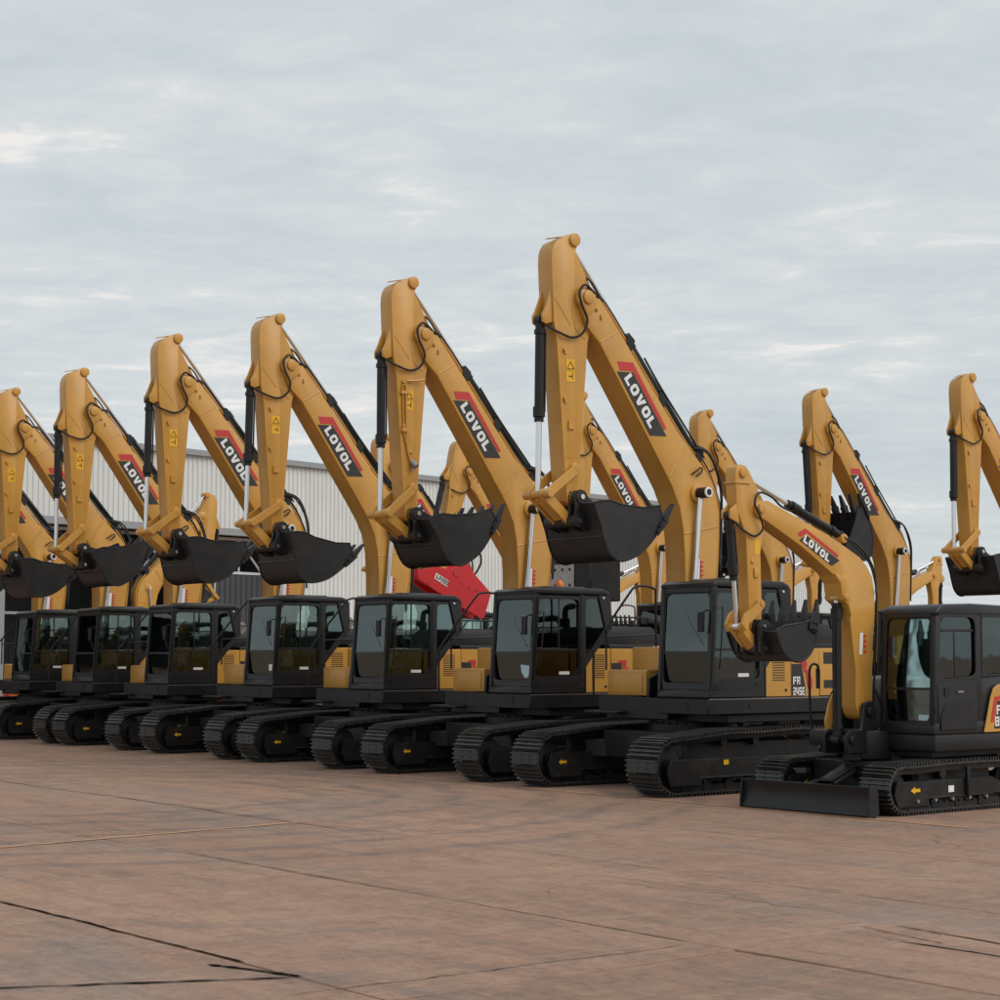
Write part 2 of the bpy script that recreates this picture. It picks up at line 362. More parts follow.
# ------------------------------------------------------------------ the yard
def ground_sheet():
    g = ob('ground', None, lambda b: b.add([(-1500, -1500, -.03), (1500, -1500, -.03), (1500, 1500, -.03), (-1500, 1500, -.03)], [(0, 1, 2, 3)]), 'yard')
    g['kind'] = 'structure'
    xs = [-.2, -3.05, -5.96, -8.75, -11.5, -14.3, -17.6, -21.0, -24.5, -28.0]
    for i in range(len(xs) - 1):
        y = -2.0 - random.uniform(0, 2.5)
        while y > -66:
            ln = random.choice((4.6, 5.4, 6.2)); y1 = y - ln
            def sl(b, x0=xs[i + 1], x1=xs[i], ya=y1, yb=y):
                gx = .010; n = 8
                def edge(p, q, k):                   # worn, slightly wandering slab edges
                    out = []
                    for j in range(n):
                        t = j / n; jit = random.uniform(-.006, .006) if j else 0
                        out.append((p[0] + (q[0] - p[0]) * t + (jit if k else 0), p[1] + (q[1] - p[1]) * t + (0 if k else jit)))
                    return out
                c = [(x0 + gx, ya + gx), (x1 - gx, ya + gx), (x1 - gx, yb - gx), (x0 + gx, yb - gx)]
                if random.random() < .3:             # a corner broken off
                    k = random.randrange(4); p = Vector(c[k]); q1 = p.lerp(Vector(c[k - 1]), random.uniform(.05, .2)); q2 = p.lerp(Vector(c[(k + 1) % 4]), random.uniform(.01, .03))
                    c = c[:k] + [tuple(q1), tuple(q2)] + c[k + 1:]
                poly = []
                for a in range(len(c)): poly += edge(c[a], c[(a + 1) % len(c)], abs(c[a][0] - c[(a + 1) % len(c)][0]) < .1)
                b.prismz(poly, -.06, 0)
            o = ob('concrete_slab', None, sl, 'yard', g, bevel=.006)
            o.location.z = -random.uniform(0, .004)
            y = y1
    return g
ground = ground_sheet()
def painted(name, pts, w, label):
    def fn(b):
        for k in range(len(pts) - 1):
            p, q = Vector(pts[k]), Vector(pts[k + 1]); n = int((q - p).length / .25) + 1; d = (q - p).normalized(); s = Vector((-d.y, d.x))
            for j in range(n):
                if random.random() < .04: continue   # worn away
                a = p.lerp(q, j / n); c = p.lerp(q, (j + 1) / n); w0 = w * random.uniform(.75, 1) / 2
                b.add([(*(a - s * w0), .004), (*(c - s * w0), .004), (*(c + s * w0), .004), (*(a + s * w0), .004)], [(0, 1, 2, 3)])
    o = ob(name, None, fn, 'paint'); o['kind'] = 'structure'; o['label'] = label
    return o
painted('painted_line', [(-16.85, -12.6), (-16.85, -34)], .09, 'worn yellowish line painted along the front of the parked row')
painted('painted_line', [(-4.4, -17.1), (-11.4, -17.9)], .10, 'faded pale line painted across the concrete slabs')
painted('painted_line', [(-14.5, -21.6), (-14.5, -23.6)], .07, 'short faded dash painted on the concrete')
# long cracks and lifted slab edges in the foreground, as dark open gaps
def crack(pts, w):
    def fn(b):
        P = [Vector((*p, .0)) for p in pts]
        L_, R_ = [], []
        for i, p in enumerate(P):
            t = (P[min(i + 1, len(P) - 1)] - P[max(i - 1, 0)]).normalized(); s = Vector((-t.y, t.x, 0)); ww = w * (0 if i in (0, len(P) - 1) else random.uniform(.4, 1))
            L_.append(p + s * ww / 2); R_.append(p - s * ww / 2)
        n = len(P); b.add([(*q.to_2d(), .0035) for q in L_ + R_], [(i, i + n, i + 1 + n, i + 1) for i in range(n - 1)])
    ob('crack', None, fn, 'joint', ground)
def wander(a, b_, n, j):
    p = Vector((0, 0)); out = []
    for i in range(n + 1):
        p = p * .8 + Vector((random.uniform(-j, j), random.uniform(-j, j))) * .5
        out.append(tuple(Vector(a).lerp(Vector(b_), i / n) + p * min(1, 4 * min(i, n - i) / n)))
    return out
crack(wander((-4.1, -10.3), (-5.96, -9.35), 26, .02), .045)
crack(wander((-5.75, -10.1), (-5.99, -9.35), 12, .02), .06)
crack(wander((-5.9, -14.6), (-5.97, -10.0), 40, .02), .034)
crack(wander((-10.4, -8.45), (-10.28, -7.4), 14, .015), .028)
crack(wander((-9.85, -8.0), (-9.88, -6.8), 14, .015), .032)
crack(wander((-10.2, -8.6), (-10.0, -7.7), 14, .02), .016)
crack(wander((-5.6, -8.9), (-8.6, -8.75), 40, .04), .012)
crack(wander((-11.3, -16.9), (-11.5, -27), 60, .04), .022)
crack(wander((-7.6, -18.5), (-11.0, -17.2), 40, .06), .012)
crack(wander((-8.8, -15.9), (-8.72, -8.8), 60, .015), .016)

# ------------------------------------------------------------------ excavator building blocks
def make_track(root, side, spec, shoes):
    """one crawler: frame > idler, sprocket, rollers, stickers ; track chain > shoes"""
    K = spec['key']; yc = side * spec['gauge'] / 2; w = spec['shoe'] / 2
    (xi, ri), (xs, rs) = spec['idler'], spec['sprocket']; zi, zs = ri + .050, rs + .050
    top = spec['top']                                # carrier points on the upper run, front to back
    pts = []
    for k in range(9): a = R(-90 + 180 * k / 8); pts.append((xi + ri * math.cos(a), zi + ri * math.sin(a)))
    pts += top
    for k in range(9): a = R(90 + 180 * k / 8); pts.append((xs + rs * math.cos(a), zs + rs * math.sin(a)))
    seg = [(Vector(pts[i]), Vector(pts[(i + 1) % len(pts)])) for i in range(len(pts))]
    tot = sum((q - p).length for p, q in seg); n = spec['n']; pitch = tot / n
    def at(s):
        s %= tot
        for p, q in seg:
            l = (q - p).length
            if s <= l: return p.lerp(q, s / l)
            s -= l
        return Vector(pts[0])
    def chain(b):
        N = 64; P = [at(i * tot / N) for i in range(N)]
        c = sum(P, Vector((0, 0))) / N
        for y0, y1 in ((-.16, -.09), (.09, .16)):
            ring = []
            for i, p in enumerate(P):
                t = (P[(i + 1) % N] - P[i - 1]).normalized(); nn = Vector((t.y, -t.x))
                o_, i_ = p - nn * .012, p - nn * .09
                ring.append([(o_.x, y0, o_.y), (o_.x, y1, o_.y), (i_.x, y1, i_.y), (i_.x, y0, i_.y)])
            b.add([q for r in ring for q in r], [(i * 4 + k, i * 4 + (k + 1) % 4, ((i + 1) % N) * 4 + (k + 1) % 4, ((i + 1) % N) * 4 + k) for i in range(N) for k in range(4)])
    def shoe(b):
        b.box(-pitch * .47, pitch * .47, -w, w, -.012, .010)
        for gx in (-.36, 0, .36): b.prism([(gx * pitch - .012, .010), (gx * pitch + .012, .010), (gx * pitch + .008, .050), (gx * pitch - .008, .050)], -w, w)
        for sx in (-.2, .2):
            for sy in (-.1, .1): b.box(sx * pitch - .012, sx * pitch + .012, sy - .015, sy + .015, .010, .02)
    tr = ob('track', K + 'chain', chain, 'trackblack', root, (0, yc, 0))
    place = []
    for i in range(n):
        p, q, r = at(i * pitch), at(i * pitch + pitch * .5), at(i * pitch - pitch * .5)
        t = (q - r).normalized(); place.append((p, math.atan2(-t.y, t.x) ))
    if shoes:
        for p, a in place:                           # outer side of the loop is to the right of the travel direction
            ob('track_shoe', K + 'shoe', shoe, 'shoe', tr, (p.x, 0, p.y), (0, a + math.pi, 0))
    else:
        def allshoes(b):
            for p, a in place:
                c, s = math.cos(a + math.pi), math.sin(a + math.pi)
                t = MB(); t.box(-pitch * .47, pitch * .47, -w, w, -.012, .010)
                for gx in (-.36, 0, .36): t.box(gx * pitch - .012, gx * pitch + .012, -w, w, .010, .050)
                b.add([(p.x + c * x + s * z, y, p.y - s * x + c * z) for x, y, z in t.v], t.f)
        ob('track_shoes', K + 'allshoes', allshoes, 'shoe', tr)['kind'] = 'stuff'
    z0, z1 = spec['framez']; ow = w - .05
    def frame(b):
        x0, x1 = xs + rs * .55, xi - ri * .1
        b.prism([(x0, z0), (x1 - .15, z0), (x1 + .05, z0 + .06), (x1 + .05, z1 - .01), (x1 - .3, z1), (x0 + .3, z1), (x0, z1 - .08)], -.12, .12)
        for s in (-1, 1):                            # side plates and the slot over the rollers
            b.prism([(x0 + .12, z0 + .07), (x1 - .02, z0 + .07), (x1 - .02, z1 - .03), (x1 - .4, z1 + .0), (x0 + .3, z1 + .0), (x0 + .12, z1 - .1)], s * .12, s * ow)
            b.box(x0 + .3, x1 - .4, min(s * .1, s * (ow + .012)), max(s * .1, s * (ow + .012)), z0 + .055, z0 + .085)
            b.prism([(x1 - .5, z0 - .03), (x1 + .1, z0 - .03), (x1 + .16, z1 * .6), (x1 + .1, z1), (x1 - .5, z1)], s * (ow - .05), s * (ow + .008))
        b.box(x0 + .2, x1 - .45, -.05, .05, z1 - .02, z1 + (z1 - z0) * .62)
        for i in range(9):
            x = x0 + .45 + (x1 - x0 - 1.0) * i / 8
            for s in (-1, 1): b.cyl((x, s * (ow - .02), z0 + .02), (x, s * (ow + .015), z0 + .02), .022, 6)
    fr = ob('track_frame', K + 'frame', frame, 'trackblack', root, (0, yc, 0), bevel=.008)
    def wheel(r, hub):
        def fn(b):
            b.tube([(0, -.1, 0), (0, -.09, 0), (0, .09, 0), (0, .1, 0)], [r * .86, r * .92, r * .92, r * .86], 24)
            b.tube([(0, -.15, 0), (0, .15, 0)], hub, 14)
        return fn
    ob('idler', K + 'idler', wheel(ri - .07, .1), 'trackblack', fr, (xi, 0, zi))
    def sprocket(b):
        N = 42; prof = []
        for i in range(N): a = 2 * math.pi * i / N; r = (rs - .05) * (1 if i % 2 else .9); prof.append((r * math.cos(a), r * math.sin(a)))
        b.prism(prof, -.035, .035); b.tube([(0, -.2, 0), (0, .2, 0)], rs * .45, 18)
    ob('sprocket', K + 'sprocket', sprocket, 'trackblack', fr, (xs, 0, zs))
    nr = spec['rollers']
    for i in range(nr):
        x = xs + rs * .75 + (xi - xs - rs * 1.5) * i / (nr - 1)
        ob('roller', K + 'roller', lambda b: b.tube([(0, -.17, 0), (0, -.08, 0), (0, -.08, 0), (0, .08, 0), (0, .08, 0), (0, .17, 0)], [.085, .085, .07, .07, .085, .085], 14), 'trackblack', fr, (x, 0, .125))
    for x, z in top[1:-1][:2]:
        ob('carrier_roller', K + 'carrier', lambda b: b.cyl((0, -.15, 0), (0, .15, 0), .06, 12), 'trackblack', fr, (x, 0, z - .13))
    return fr, yc, w, ow

BIG = dict(key='big', gauge=2.5, shoe=.6, idler=(1.83, .355), sprocket=(-1.78, .385), n=50, rollers=8, framez=(.17, .50),
           top=[(1.5, .785), (.75, .845), (.1, .845), (-.7, .875), (-1.3, .85)])
SMALL = dict(key='small', gauge=1.72, shoe=.45, idler=(1.14, .265), sprocket=(-1.12, .27), n=39, rollers=5, framez=(.12, .40),
             top=[(.9, .575), (.3, .595), (-.4, .60)])

def arc(cx, cz, r, a0, a1, n=8): return [(cx + r * math.cos(R(a0 + (a1 - a0) * k / n)), cz + r * math.sin(R(a0 + (a1 - a0) * k / n))) for k in range(n + 1)]
def cylinder(root, key, a, b_, y, r, rod, ratio, mname='black', collar=True, n=16):
    """hydraulic cylinder from pin a to rod eye b_ in the plane y: barrel part with its rod as sub-part"""
    a = Vector((a[0], y, a[1])); e = Vector((b_[0], y, b_[1])); d = e - a; L_ = d.length; d.normalize(); c = a + d * L_ * ratio
    def barrel(b):
        b.cyl(a + d * .05, c, r, n)
        if collar:
            b.cyl(c - d * .16, c - d * .02, r * 1.28, n); b.cyl(c - d * .02, c + d * .05, r * 1.0, n)
            b.cyl(a + d * .14, a + d * .20, r * 1.25, n)
        b.cyl(a + Vector((0, -r * .95, 0)), a + Vector((0, r * .95, 0)), r * 1.1, n)
        side = Vector((0, 1, 0)).cross(d).normalized()
        b.tube([a + d * .18 + side * r * 1.25 + Vector((0, r * .3, 0)), c - d * .1 + side * r * 1.3 + Vector((0, r * .3, 0))], r * .22, 6)
    o = ob(key + '_cylinder', None, barrel, mname, root)
    def rodf(b):
        b.cyl(c, e, rod, 12); b.cyl(e + Vector((0, -r, 0)), e + Vector((0, r, 0)), r * .85, 12)
    ob('rod', None, rodf, 'chrome', o)
    return o
def link(b, p, q, y, w, t=.05, r=None):
    p = Vector((p[0], 0, p[1])); q = Vector((q[0], 0, q[1])); d = (q - p).normalized(); s = Vector((-d.z, 0, d.x)); a0 = math.degrees(math.atan2(d.z, d.x))
    prof = arc(p.x, p.z, w, a0 + 90, a0 + 270, 6) + arc(q.x, q.z, w, a0 - 90, a0 + 90, 6)
    b.prism(prof, y - t / 2, y + t / 2)
def circ(p, a, q, c, right):
    p, q = Vector(p), Vector(q); d = (q - p).length; d = min(d, (a + c) * .999); x = (a * a - c * c + d * d) / (2 * d); h = math.sqrt(max(a * a - x * x, 0)); u = (q - p) / d; v = Vector((-u.y, u.x))
    A, B = p + u * x + v * h, p + u * x - v * h
    return A if (A.x > B.x) == right else B

def make_bucket(root, key, prof, rim, halfw, pinr, ear, pin2, loc, ang, scale, teeth=5):
    """bucket body > teeth, side cutters; profile relative to the stick pin"""
    def body(b):
        outer = smooth(prof, 3); n = len(outer)
        inner = []
        for i, p in enumerate(outer):
            a, c = Vector(outer[max(i - 1, 0)]), Vector(outer[min(i + 1, n - 1)]); t = (c - a).normalized(); nn = Vector((t.y, -t.x)); inner.append(tuple(Vector(p) + nn * .03))
        cx = sum(p[0] for p in outer) / n; cz = sum(p[1] for p in outer) / n
        # shell
        if (Vector(inner[n // 2]) - Vector((cx, cz))).length > (Vector(outer[n // 2]) - Vector((cx, cz))).length:
            inner = [tuple(Vector(p) * 2 - Vector(q)) for p, q in zip(outer, inner)]
        b.prism(outer + inner[::-1], -halfw, halfw)
        for s in (-1, 1): b.prism(outer + rim, s * (halfw - .025), s * (halfw + .006))
        # wear strips round the shell, the seam across its back and the edge strip of the side plates
        for s in (-1, 1):
            b.tube([(x, s * (halfw + .004), z) for x, z in outer], .016, 6)
            b.tube([(x, s * (halfw + .006), z) for x, z in [outer[-1]] + rim + [outer[0]]], .012, 6)
        k = max(1, n // 4); b.box(outer[k][0] - .012, outer[k][0] + .02, -halfw, halfw, outer[k][1] - .012, outer[k][1] + .012)
        for s in (-1, 1): b.prism(ear, s * (.16 * scale) - .03, s * (.16 * scale) + .03); b.prism(ear, s * (.30 * scale) - .02, s * (.30 * scale) + .02)
        b.pin(0, 0, -.34 * scale, .34 * scale, pinr * 1.3); b.pin(pin2[0], pin2[1], -.34 * scale, .34 * scale, pinr * 1.2)
    o = ob('bucket', key + 'bucket', body, 'bucketblack', root, (loc[0], 0, loc[1]), (0, ang, 0))
    lip = Vector(prof[-1]); back = Vector(prof[-2]); d = (lip - back).normalized(); nn = Vector((-d.y, d.x))
    if nn.y < 0: nn = -nn
    def tooth(b):
        k = scale; p0 = lip - d * .16 * k; p1 = lip + d * .14 * k; p2 = lip + d * .42 * k
        wv = .058 * k
        def ring(p, h, w_): return [(p.x + nn.x * h, -w_, p.y + nn.y * h), (p.x + nn.x * h, w_, p.y + nn.y * h), (p.x - nn.x * h, w_, p.y - nn.y * h), (p.x - nn.x * h, -w_, p.y - nn.y * h)]
        rs = [ring(p0, .05 * k, wv), ring(p1, .075 * k, wv), ring(p1, .055 * k, wv * .85), ring(p2, .014 * k, wv * .62)]
        b.add([q for r in rs for q in r], [(i * 4 + j, i * 4 + (j + 1) % 4, i * 4 + 4 + (j + 1) % 4, i * 4 + 4 + j) for i in range(3) for j in range(4)] + [(3, 2, 1, 0), (12, 13, 14, 15)])
    for i in range(teeth):
        ob('tooth', key + 'tooth', tooth, 'bucketblack', o, (0, -halfw + .06 * scale + (2 * halfw - .12 * scale) * i / (teeth - 1), 0), bevel=.006)
    for p in ((0, 0), pin2):
        ob('pin_bolt', key + 'pinbolt', lambda b: b.cyl((0, 0, 0), (0, .02, 0), .036 * scale, 10), 'chrome', o, (p[0], .34 * scale, p[1]))
    r1 = Vector(rim[0])
    def cutter(b):
        e = lip - d * .02; f = (r1 - lip).normalized()
        a_ = e + f * .02; c_ = e + f * .22 * scale
        pts = [tuple(a_ + d * .20 * scale), tuple(c_ + d * .12 * scale), tuple(c_ - d * .20 * scale + f * .03), tuple(a_ - d * .25 * scale)]
        b.prism(pts, .008, .034)
        for q in (.05, .16):
            p = a_.lerp(c_, q * 4) - d * .05 * scale; b.pin(p.x, p.y, .03, .055, .028 * scale, 6); p = p - d * .13 * scale; b.pin(p.x, p.y, .03, .055, .028 * scale, 6)
    for s in (-1, 1): ob('side_cutter', key + 'cutter' + str(s), (lambda b: cutter(b)) if s > 0 else (lambda b: (cutter(b), b.v.__setitem__(slice(None), [(x, -y, z) for x, y, z in b.v]), b.f.__setitem__(slice(None), [tuple(reversed(q)) for q in b.f]))), 'bucketblack', o, (0, s * (halfw - .001), 0), bevel=.005)
    return o

# ------------------------------------------------------------------ boom, stick and bucket of a large machine
BOOM_LOW = [(2.36, 6.92), (2.22, 6.62), (1.99, 6.41), (1.321, 5.489), (.756, 4.70), (.55, 4.40), (.407, 4.114), (.336, 3.796), (.304, 3.333), (.30, 2.6), (.36, 1.78)]
BOOM_TOP = [(0, 1.78), (-.25, 2.5), (-.378, 3.356), (-.405, 3.7), (-.415, 4.083), (-.38, 4.25), (-.30, 4.48), (-.154, 4.686), (.10, 4.93), (.41, 5.206), (1.725, 6.769), (1.919, 6.995), (2.06, 7.13)]
def decal(boom, y, key, dirv, p0, hgt, corners, red, wide=1.0):
    ob('decal_plate', key + 'dp' + str(y), lambda b: slab(b, corners, y, .003), 'decalblack', boom)
    ob('decal_stripe', key + 'ds' + str(y), lambda b: slab(b, red, y, .003), 'decalred', boom)
    d = Vector((dirv[0], 0, dirv[1])).normalized(); u = Vector((d.z, 0, -d.x))
    if u.z < 0: u = -u
    def t(b): write(b, 'LOVOL', hgt, (p0[0], y + .006, p0[1]), d * wide, u, gap=.75)
    ob('lettering', key + 'lt' + str(y), t, 'white', boom)
def big_front(root, ang, full=True, piping=False, tool=None, lean=0):
    swung = []
    PV = Vector((2.23, 0, 7.04)); RM = Matrix.Rotation(lean, 3, 'Y')
    def boomf(b):
        nose = arc(2.23, 7.04, .185, 115, -35, 6)
        b.prism(BOOM_TOP + nose + BOOM_LOW, -.21, .21)
        b.pin(2.23, 7.04, -.27, .27, .10); b.pin(.04, 4.34, -.25, .25, .15); b.pin(.17, 1.78, -.3, .3, .16)
        b.prism([(2.25, 6.75), (2.36, 6.95), (2.36, 7.13), (2.22, 7.2), (2.08, 7.12), (2.05, 6.9)], .21, .235); b.prism([(2.25, 6.75), (2.36, 6.95), (2.36, 7.13), (2.22, 7.2), (2.08, 7.12), (2.05, 6.9)], -.235, -.21)
        b.box(2.03, 2.07, .21, .24, 6.86, 6.93); b.box(1.95, 1.98, .21, .24, 6.74, 6.82)
    boom = ob('boom', 'bigboom', boomf, 'yellow', root, bevel=.012, seg=2)
    for k, (p, q, r_) in enumerate((((.63, 4.55), (.28, 5.02), .012), ((.60, 4.49), (.25, 4.98), .006), ((.33, 3.72), (-.39, 3.86), .011), ((1.97, 6.42), (1.62, 6.62), .011))):
        for y in (.211, -.211):                      # weld seams across the side plates
            ob('weld_seam', 'bigseam%d%.2f' % (k, y), lambda b: b.tube([(p[0], y, p[1]), (q[0], y, q[1])], r_, 6), 'yellow', boom)
    corners = [(1.657, 6.025), (1.346, 6.038), (.674, 5.153), (1.009, 5.138)]
    red = [(1.645, 6.175), (1.34, 6.185), (.672, 5.27), (.728, 5.25), (1.345, 6.06), (1.60, 6.05)]
    decal(boom, .213, 'big', (-.59, -.80), (1.525, 5.935), .165, corners, red, 1.27)
    if full:
        def warn(b):
            b.prism([(.10, 3.36), (.00, 3.36), (.02, 3.02), (.12, 3.02)], .212, .216)
        ob('warning_strip', 'bigwarn', warn, 'white', boom)
        def tri(b):
            for k in range(5): z = 3.34 - k * .065; b.prism([(-.015, z), (-.015, z - .055), (-.085, z - .028)], .212, .216)
            b.prism([(-.004, 3.36), (-.014, 3.36), (-.002, 3.02), (.008, 3.02)], .212, .2155)
        ob('warning_triangle', 'bigwarntri', tri, 'decalred', boom)
        ob('lifting_eye', 'bigeye', lambda b: b.tube(smooth([(.16, .215, 4.62), (.12, .26, 4.66), (.03, .27, 4.72), (-.03, .25, 4.70), (0, .24, 4.64), (.08, .24, 4.6)], 4), .013, 6), 'rubber', boom)
    ob('pin_cap', 'bigpincap', lambda b: (b.pin(.04, 4.34, .25, .43, .085), b.pin(.04, 4.34, .43, .46, .05)), 'black', boom)
    ob('pin_ring', 'bigpinring', lambda b: b.tube([(.04 + .062 * math.cos(k * math.pi / 8), .446, 4.34 + .062 * math.sin(k * math.pi / 8)) for k in range(16)], .02, 6, True), 'white', boom)
    base = [(2.0, 7.02), (1.725, 6.769), (.41, 5.206), (.10, 4.93), (-.154, 4.686), (-.38, 4.25), (-.415, 4.05), (-.378, 3.356), (-.3, 2.7)]
    for y, o_, m_ in ((.17, .045, 'yellow'), (.13, .11, 'rubber'), (.06, .15, 'rubber'), (-.17, .045, 'yellow')):
        ob('hydraulic_pipe', 'bigpipe%.2f' % y, lambda b: b.tube(smooth([(x - o_ * .77, y, z + o_ * .64) for x, z in base], 3), .02, 6), m_, boom)
    for x, z in ((1.4, 6.42), (.75, 5.64), (.0, 4.87)):
        ob('pipe_clamp', 'bigclamp', lambda b: b.prism([(-.12, .10), (.0, .20), (.05, .14), (.03, -.02), (-.06, -.05)], -.2, .2), 'black', boom, (x, 0, z))
    H = lambda key, p, n, r: ob('hose', key, lambda b: b.tube(smooth(p, n), r, 7), 'rubber', root)
    H('bighose0', [(2.92, .10, 6.58), (2.73, .20, 6.47), (2.50, .20, 6.43), (2.33, .23, 6.51), (2.27, .265, 6.70), (2.38, .265, 6.93), (2.42, .265, 7.08), (2.33, .265, 7.2), (2.2, .25, 7.17), (2.0, .2, 7.06)], 5, .019)
    H('bighose1', [(2.3, .0, 7.45), (2.15, .18, 7.3), (2.0, .19, 7.12), (1.85, .17, 6.93)], 4, .016)
    H('bighose2', [(-.2, .12, 4.9), (.2, .17, 5.28), (.75, .2, 5.85), (1.1, .2, 6.28)], 4, .016)
    H('bighose3', [(.1, .2, 5.02), (-.15, .26, 4.95), (-.42, .24, 4.55), (-.48, .2, 4.0), (-.44, .18, 3.3)], 4, .02)
    H('bighose4', [(.06, .2, 5.06), (-.3, .15, 4.95), (-.52, .14, 4.5), (-.54, .14, 4.0), (-.5, .14, 3.2)], 4, .02)
    def stickf(b):
        prof = [(2.61, 7.865), (2.69, 7.835), (2.76, 7.785), (2.81, 7.71), (2.835, 7.62), (2.842, 7.50), (2.828, 7.154), (2.805, 6.653), (2.745, 6.338), (2.61, 4.53), (2.575, 4.20)] + arc(2.45, 4.15, .13, -20, -160, 5) + [(2.325, 4.25), (2.335, 4.55), (2.17, 6.4), (2.06, 6.75), (2.03, 7.0), (2.10, 7.2), (2.40, 7.70), (2.33, 7.84), (2.42, 7.94), (2.53, 7.91)]
        b.prism(prof, -.155, .155)
        b.pin(2.42, 7.86, -.19, .19, .095); b.pin(2.45, 4.15, -.2, .2, .10); b.pin(2.44, 4.56, -.2, .2, .085)
        for s in (-1, 1):
            b.prism([(2.80, 7.2), (2.85, 7.02), (2.93, 6.82), (2.985, 6.72), (2.98, 6.62), (2.92, 6.59), (2.78, 6.64)], s * .08, s * .125)
        b.prism([(2.56, 7.90), (2.80, 7.845), (2.80, 7.855), (2.56, 7.915)], -.05, .05)
    stick = ob('stick', 'bigstick', stickf, 'yellow', root, bevel=.012, seg=2); swung.append(stick)
    ob('weld_seam', 'bigsseam1', lambda b: b.tube([(2.79, .156, 6.97), (2.5, .156, 6.62)], .006, 6), 'yellow', stick)
    ob('weld_seam', 'bigsseam2', lambda b: b.tube(smooth([(2.30, .157, 7.16), (2.44, .157, 7.05), (2.45, .157, 6.75), (2.38, .157, 6.55), (2.22, .157, 6.44)], 3), .005, 6), 'yellow', stick)
    ob('weld_seam', 'bigsseam3', lambda b: b.box(2.35, 2.60, .155, .160, 4.72, 4.73), 'yellow', stick)
    for z in (6.25, 5.55):
        ob('stick_boss', 'bigsboss', lambda b: (b.cyl((0, .155, 0), (0, .19, 0), .028, 8), b.cyl((-.02, .155, -.04), (-.02, .18, -.04), .025, 8)), 'yellow', stick, (2.62, 0, z))
    ob('stick_bracket', 'bigsbr', lambda b: b.prism([(2.44, 5.12), (2.55, 5.12), (2.55, 5.24), (2.52, 5.24), (2.52, 5.16), (2.44, 5.16)], .155, .185), 'yellow', stick)
    if full:
        ob('warning_sticker', 'bigsticker', lambda b: b.prism([(2.585, 6.12), (2.42, 6.12), (2.42, 5.80), (2.585, 5.80)], .157, .160), 'stickeryellow', stick)
        def stm(b):
            p = [(2.50, 6.09), (2.565, 5.985), (2.435, 5.985)]
            for i in range(3): b.tube([(p[i][0], .161, p[i][1]), (p[(i + 1) % 3][0], .161, p[(i + 1) % 3][1])], .006, 4)
            b.box(2.46, 2.475, .1605, .163, 5.84, 5.93); b.box(2.475, 2.54, .1605, .163, 5.87, 5.885); b.box(2.42, 2.585, .1605, .1625, 5.955, 5.96)
        ob('sticker_print', 'bigstickerpr', stm, 'decalblack', stick)
    if piping:
        def pp(b):
            b.tube(smooth([(2.25, .24, 6.3), (2.45, .2, 6.27), (2.56, .18, 6.26), (2.58, .18, 6.2), (2.56, .18, 5.3), (2.5, .18, 5.02), (2.46, .19, 4.96)], 4), .018, 6)
            b.tube([(2.64, .18, 6.2), (2.62, .18, 5.45), (2.52, .18, 5.1)], .014, 6)
            b.box(2.52, 2.68, .155, .20, 6.05, 6.10); b.box(2.52, 2.66, .155, .20, 5.45, 5.5)
        ob('stick_pipe', None, pp, 'yellow', stick)
        ob('pipe_valve', None, lambda b: (b.cyl((2.46, .17, 4.98), (2.42, .24, 4.9), .05, 10), b.tube([(2.46, .2, 4.95), (2.47, .2, 4.8)], .012, 6)), 'steel', stick)
    se = PV + RM @ (Vector((2.40, 0, 7.86)) - PV)
    cylinder(root, 'stick', (-.14, 4.95), (se.x, se.z), 0, .058, .036, .555)
    for s in (-1, 1): cylinder(root, 'boom', (.34, 1.50), (.04, 4.34), s * .27, .06, .043, .40)
    S = (2.44, 4.56); B1 = (2.45, 4.15); c, sn = math.cos(ang), math.sin(ang); b2 = (.05, -.34)
    if tool: ang = R(4); c, sn = math.cos(ang), math.sin(ang)
    B2 = (B1[0] + c * b2[0] + sn * b2[1], B1[1] - sn * b2[0] + c * b2[1])
    Rp = circ(S, .66, B2, .60, True)
    bc = cylinder(root, 'bucket', (2.93, 6.66), tuple(Rp), 0, .068, .04, .565 if Rp.y < 4.6 else .62)
    def rocker(b):
        for s in (-1, 1): link(b, S, Rp, s * .22, .065)
        b.pin(S[0], S[1], -.25, .25, .05); b.pin(Rp.x, Rp.y, -.29, .29, .06)
    rl = ob('rocker_link', None, rocker, 'yellow', root, bevel=.006)
    def hl(b):
        for s in (-1, 1): link(b, tuple(Rp), B2, s * .13, .075, .06)
        m = Rp.lerp(Vector(B2), .6); d = (Vector(B2) - Rp).normalized(); 
        b.tube([(Rp.x + d.x * .12, 0, Rp.y + d.y * .12), (B2[0] - d.x * .1, 0, B2[1] - d.y * .1)], .09, 4); b.pin(B2[0], B2[1], -.18, .18, .085)
    bl = ob('bucket_link', None, hl, 'yellow', root, bevel=.006)
    if tool is None:
        prof = [(.02, -.10), (-.12, -.42), (-.16, -.56), (-.26, -.79), (-.45, -.90), (-.66, -.87), (-.90, -.76), (-1.14, -.55), (-1.30, -.36)]
        rim = [(-1.33, -.30), (-1.24, -.08), (-.95, -.125), (-.50, -.10), (-.28, -.05), (-.10, -.07)]
        ear = [(-.34, -.10), (-.16, -.02), (-.08, .06), (0, .105), (.07, .08), (.10, .02), (.09, -.18), (.13, -.34), (.08, -.42), (-.12, -.48)]
        bk = make_bucket(root, 'big', prof, rim, .60, .075, ear, b2, B1, ang, 1.0)
    swung += [bc, rl, bl] + ([bk] if tool is None else [])
    if lean:
        for o in swung:
            o.location = PV + RM @ (o.location - PV); o.rotation_euler.y += lean
    return B1, B2

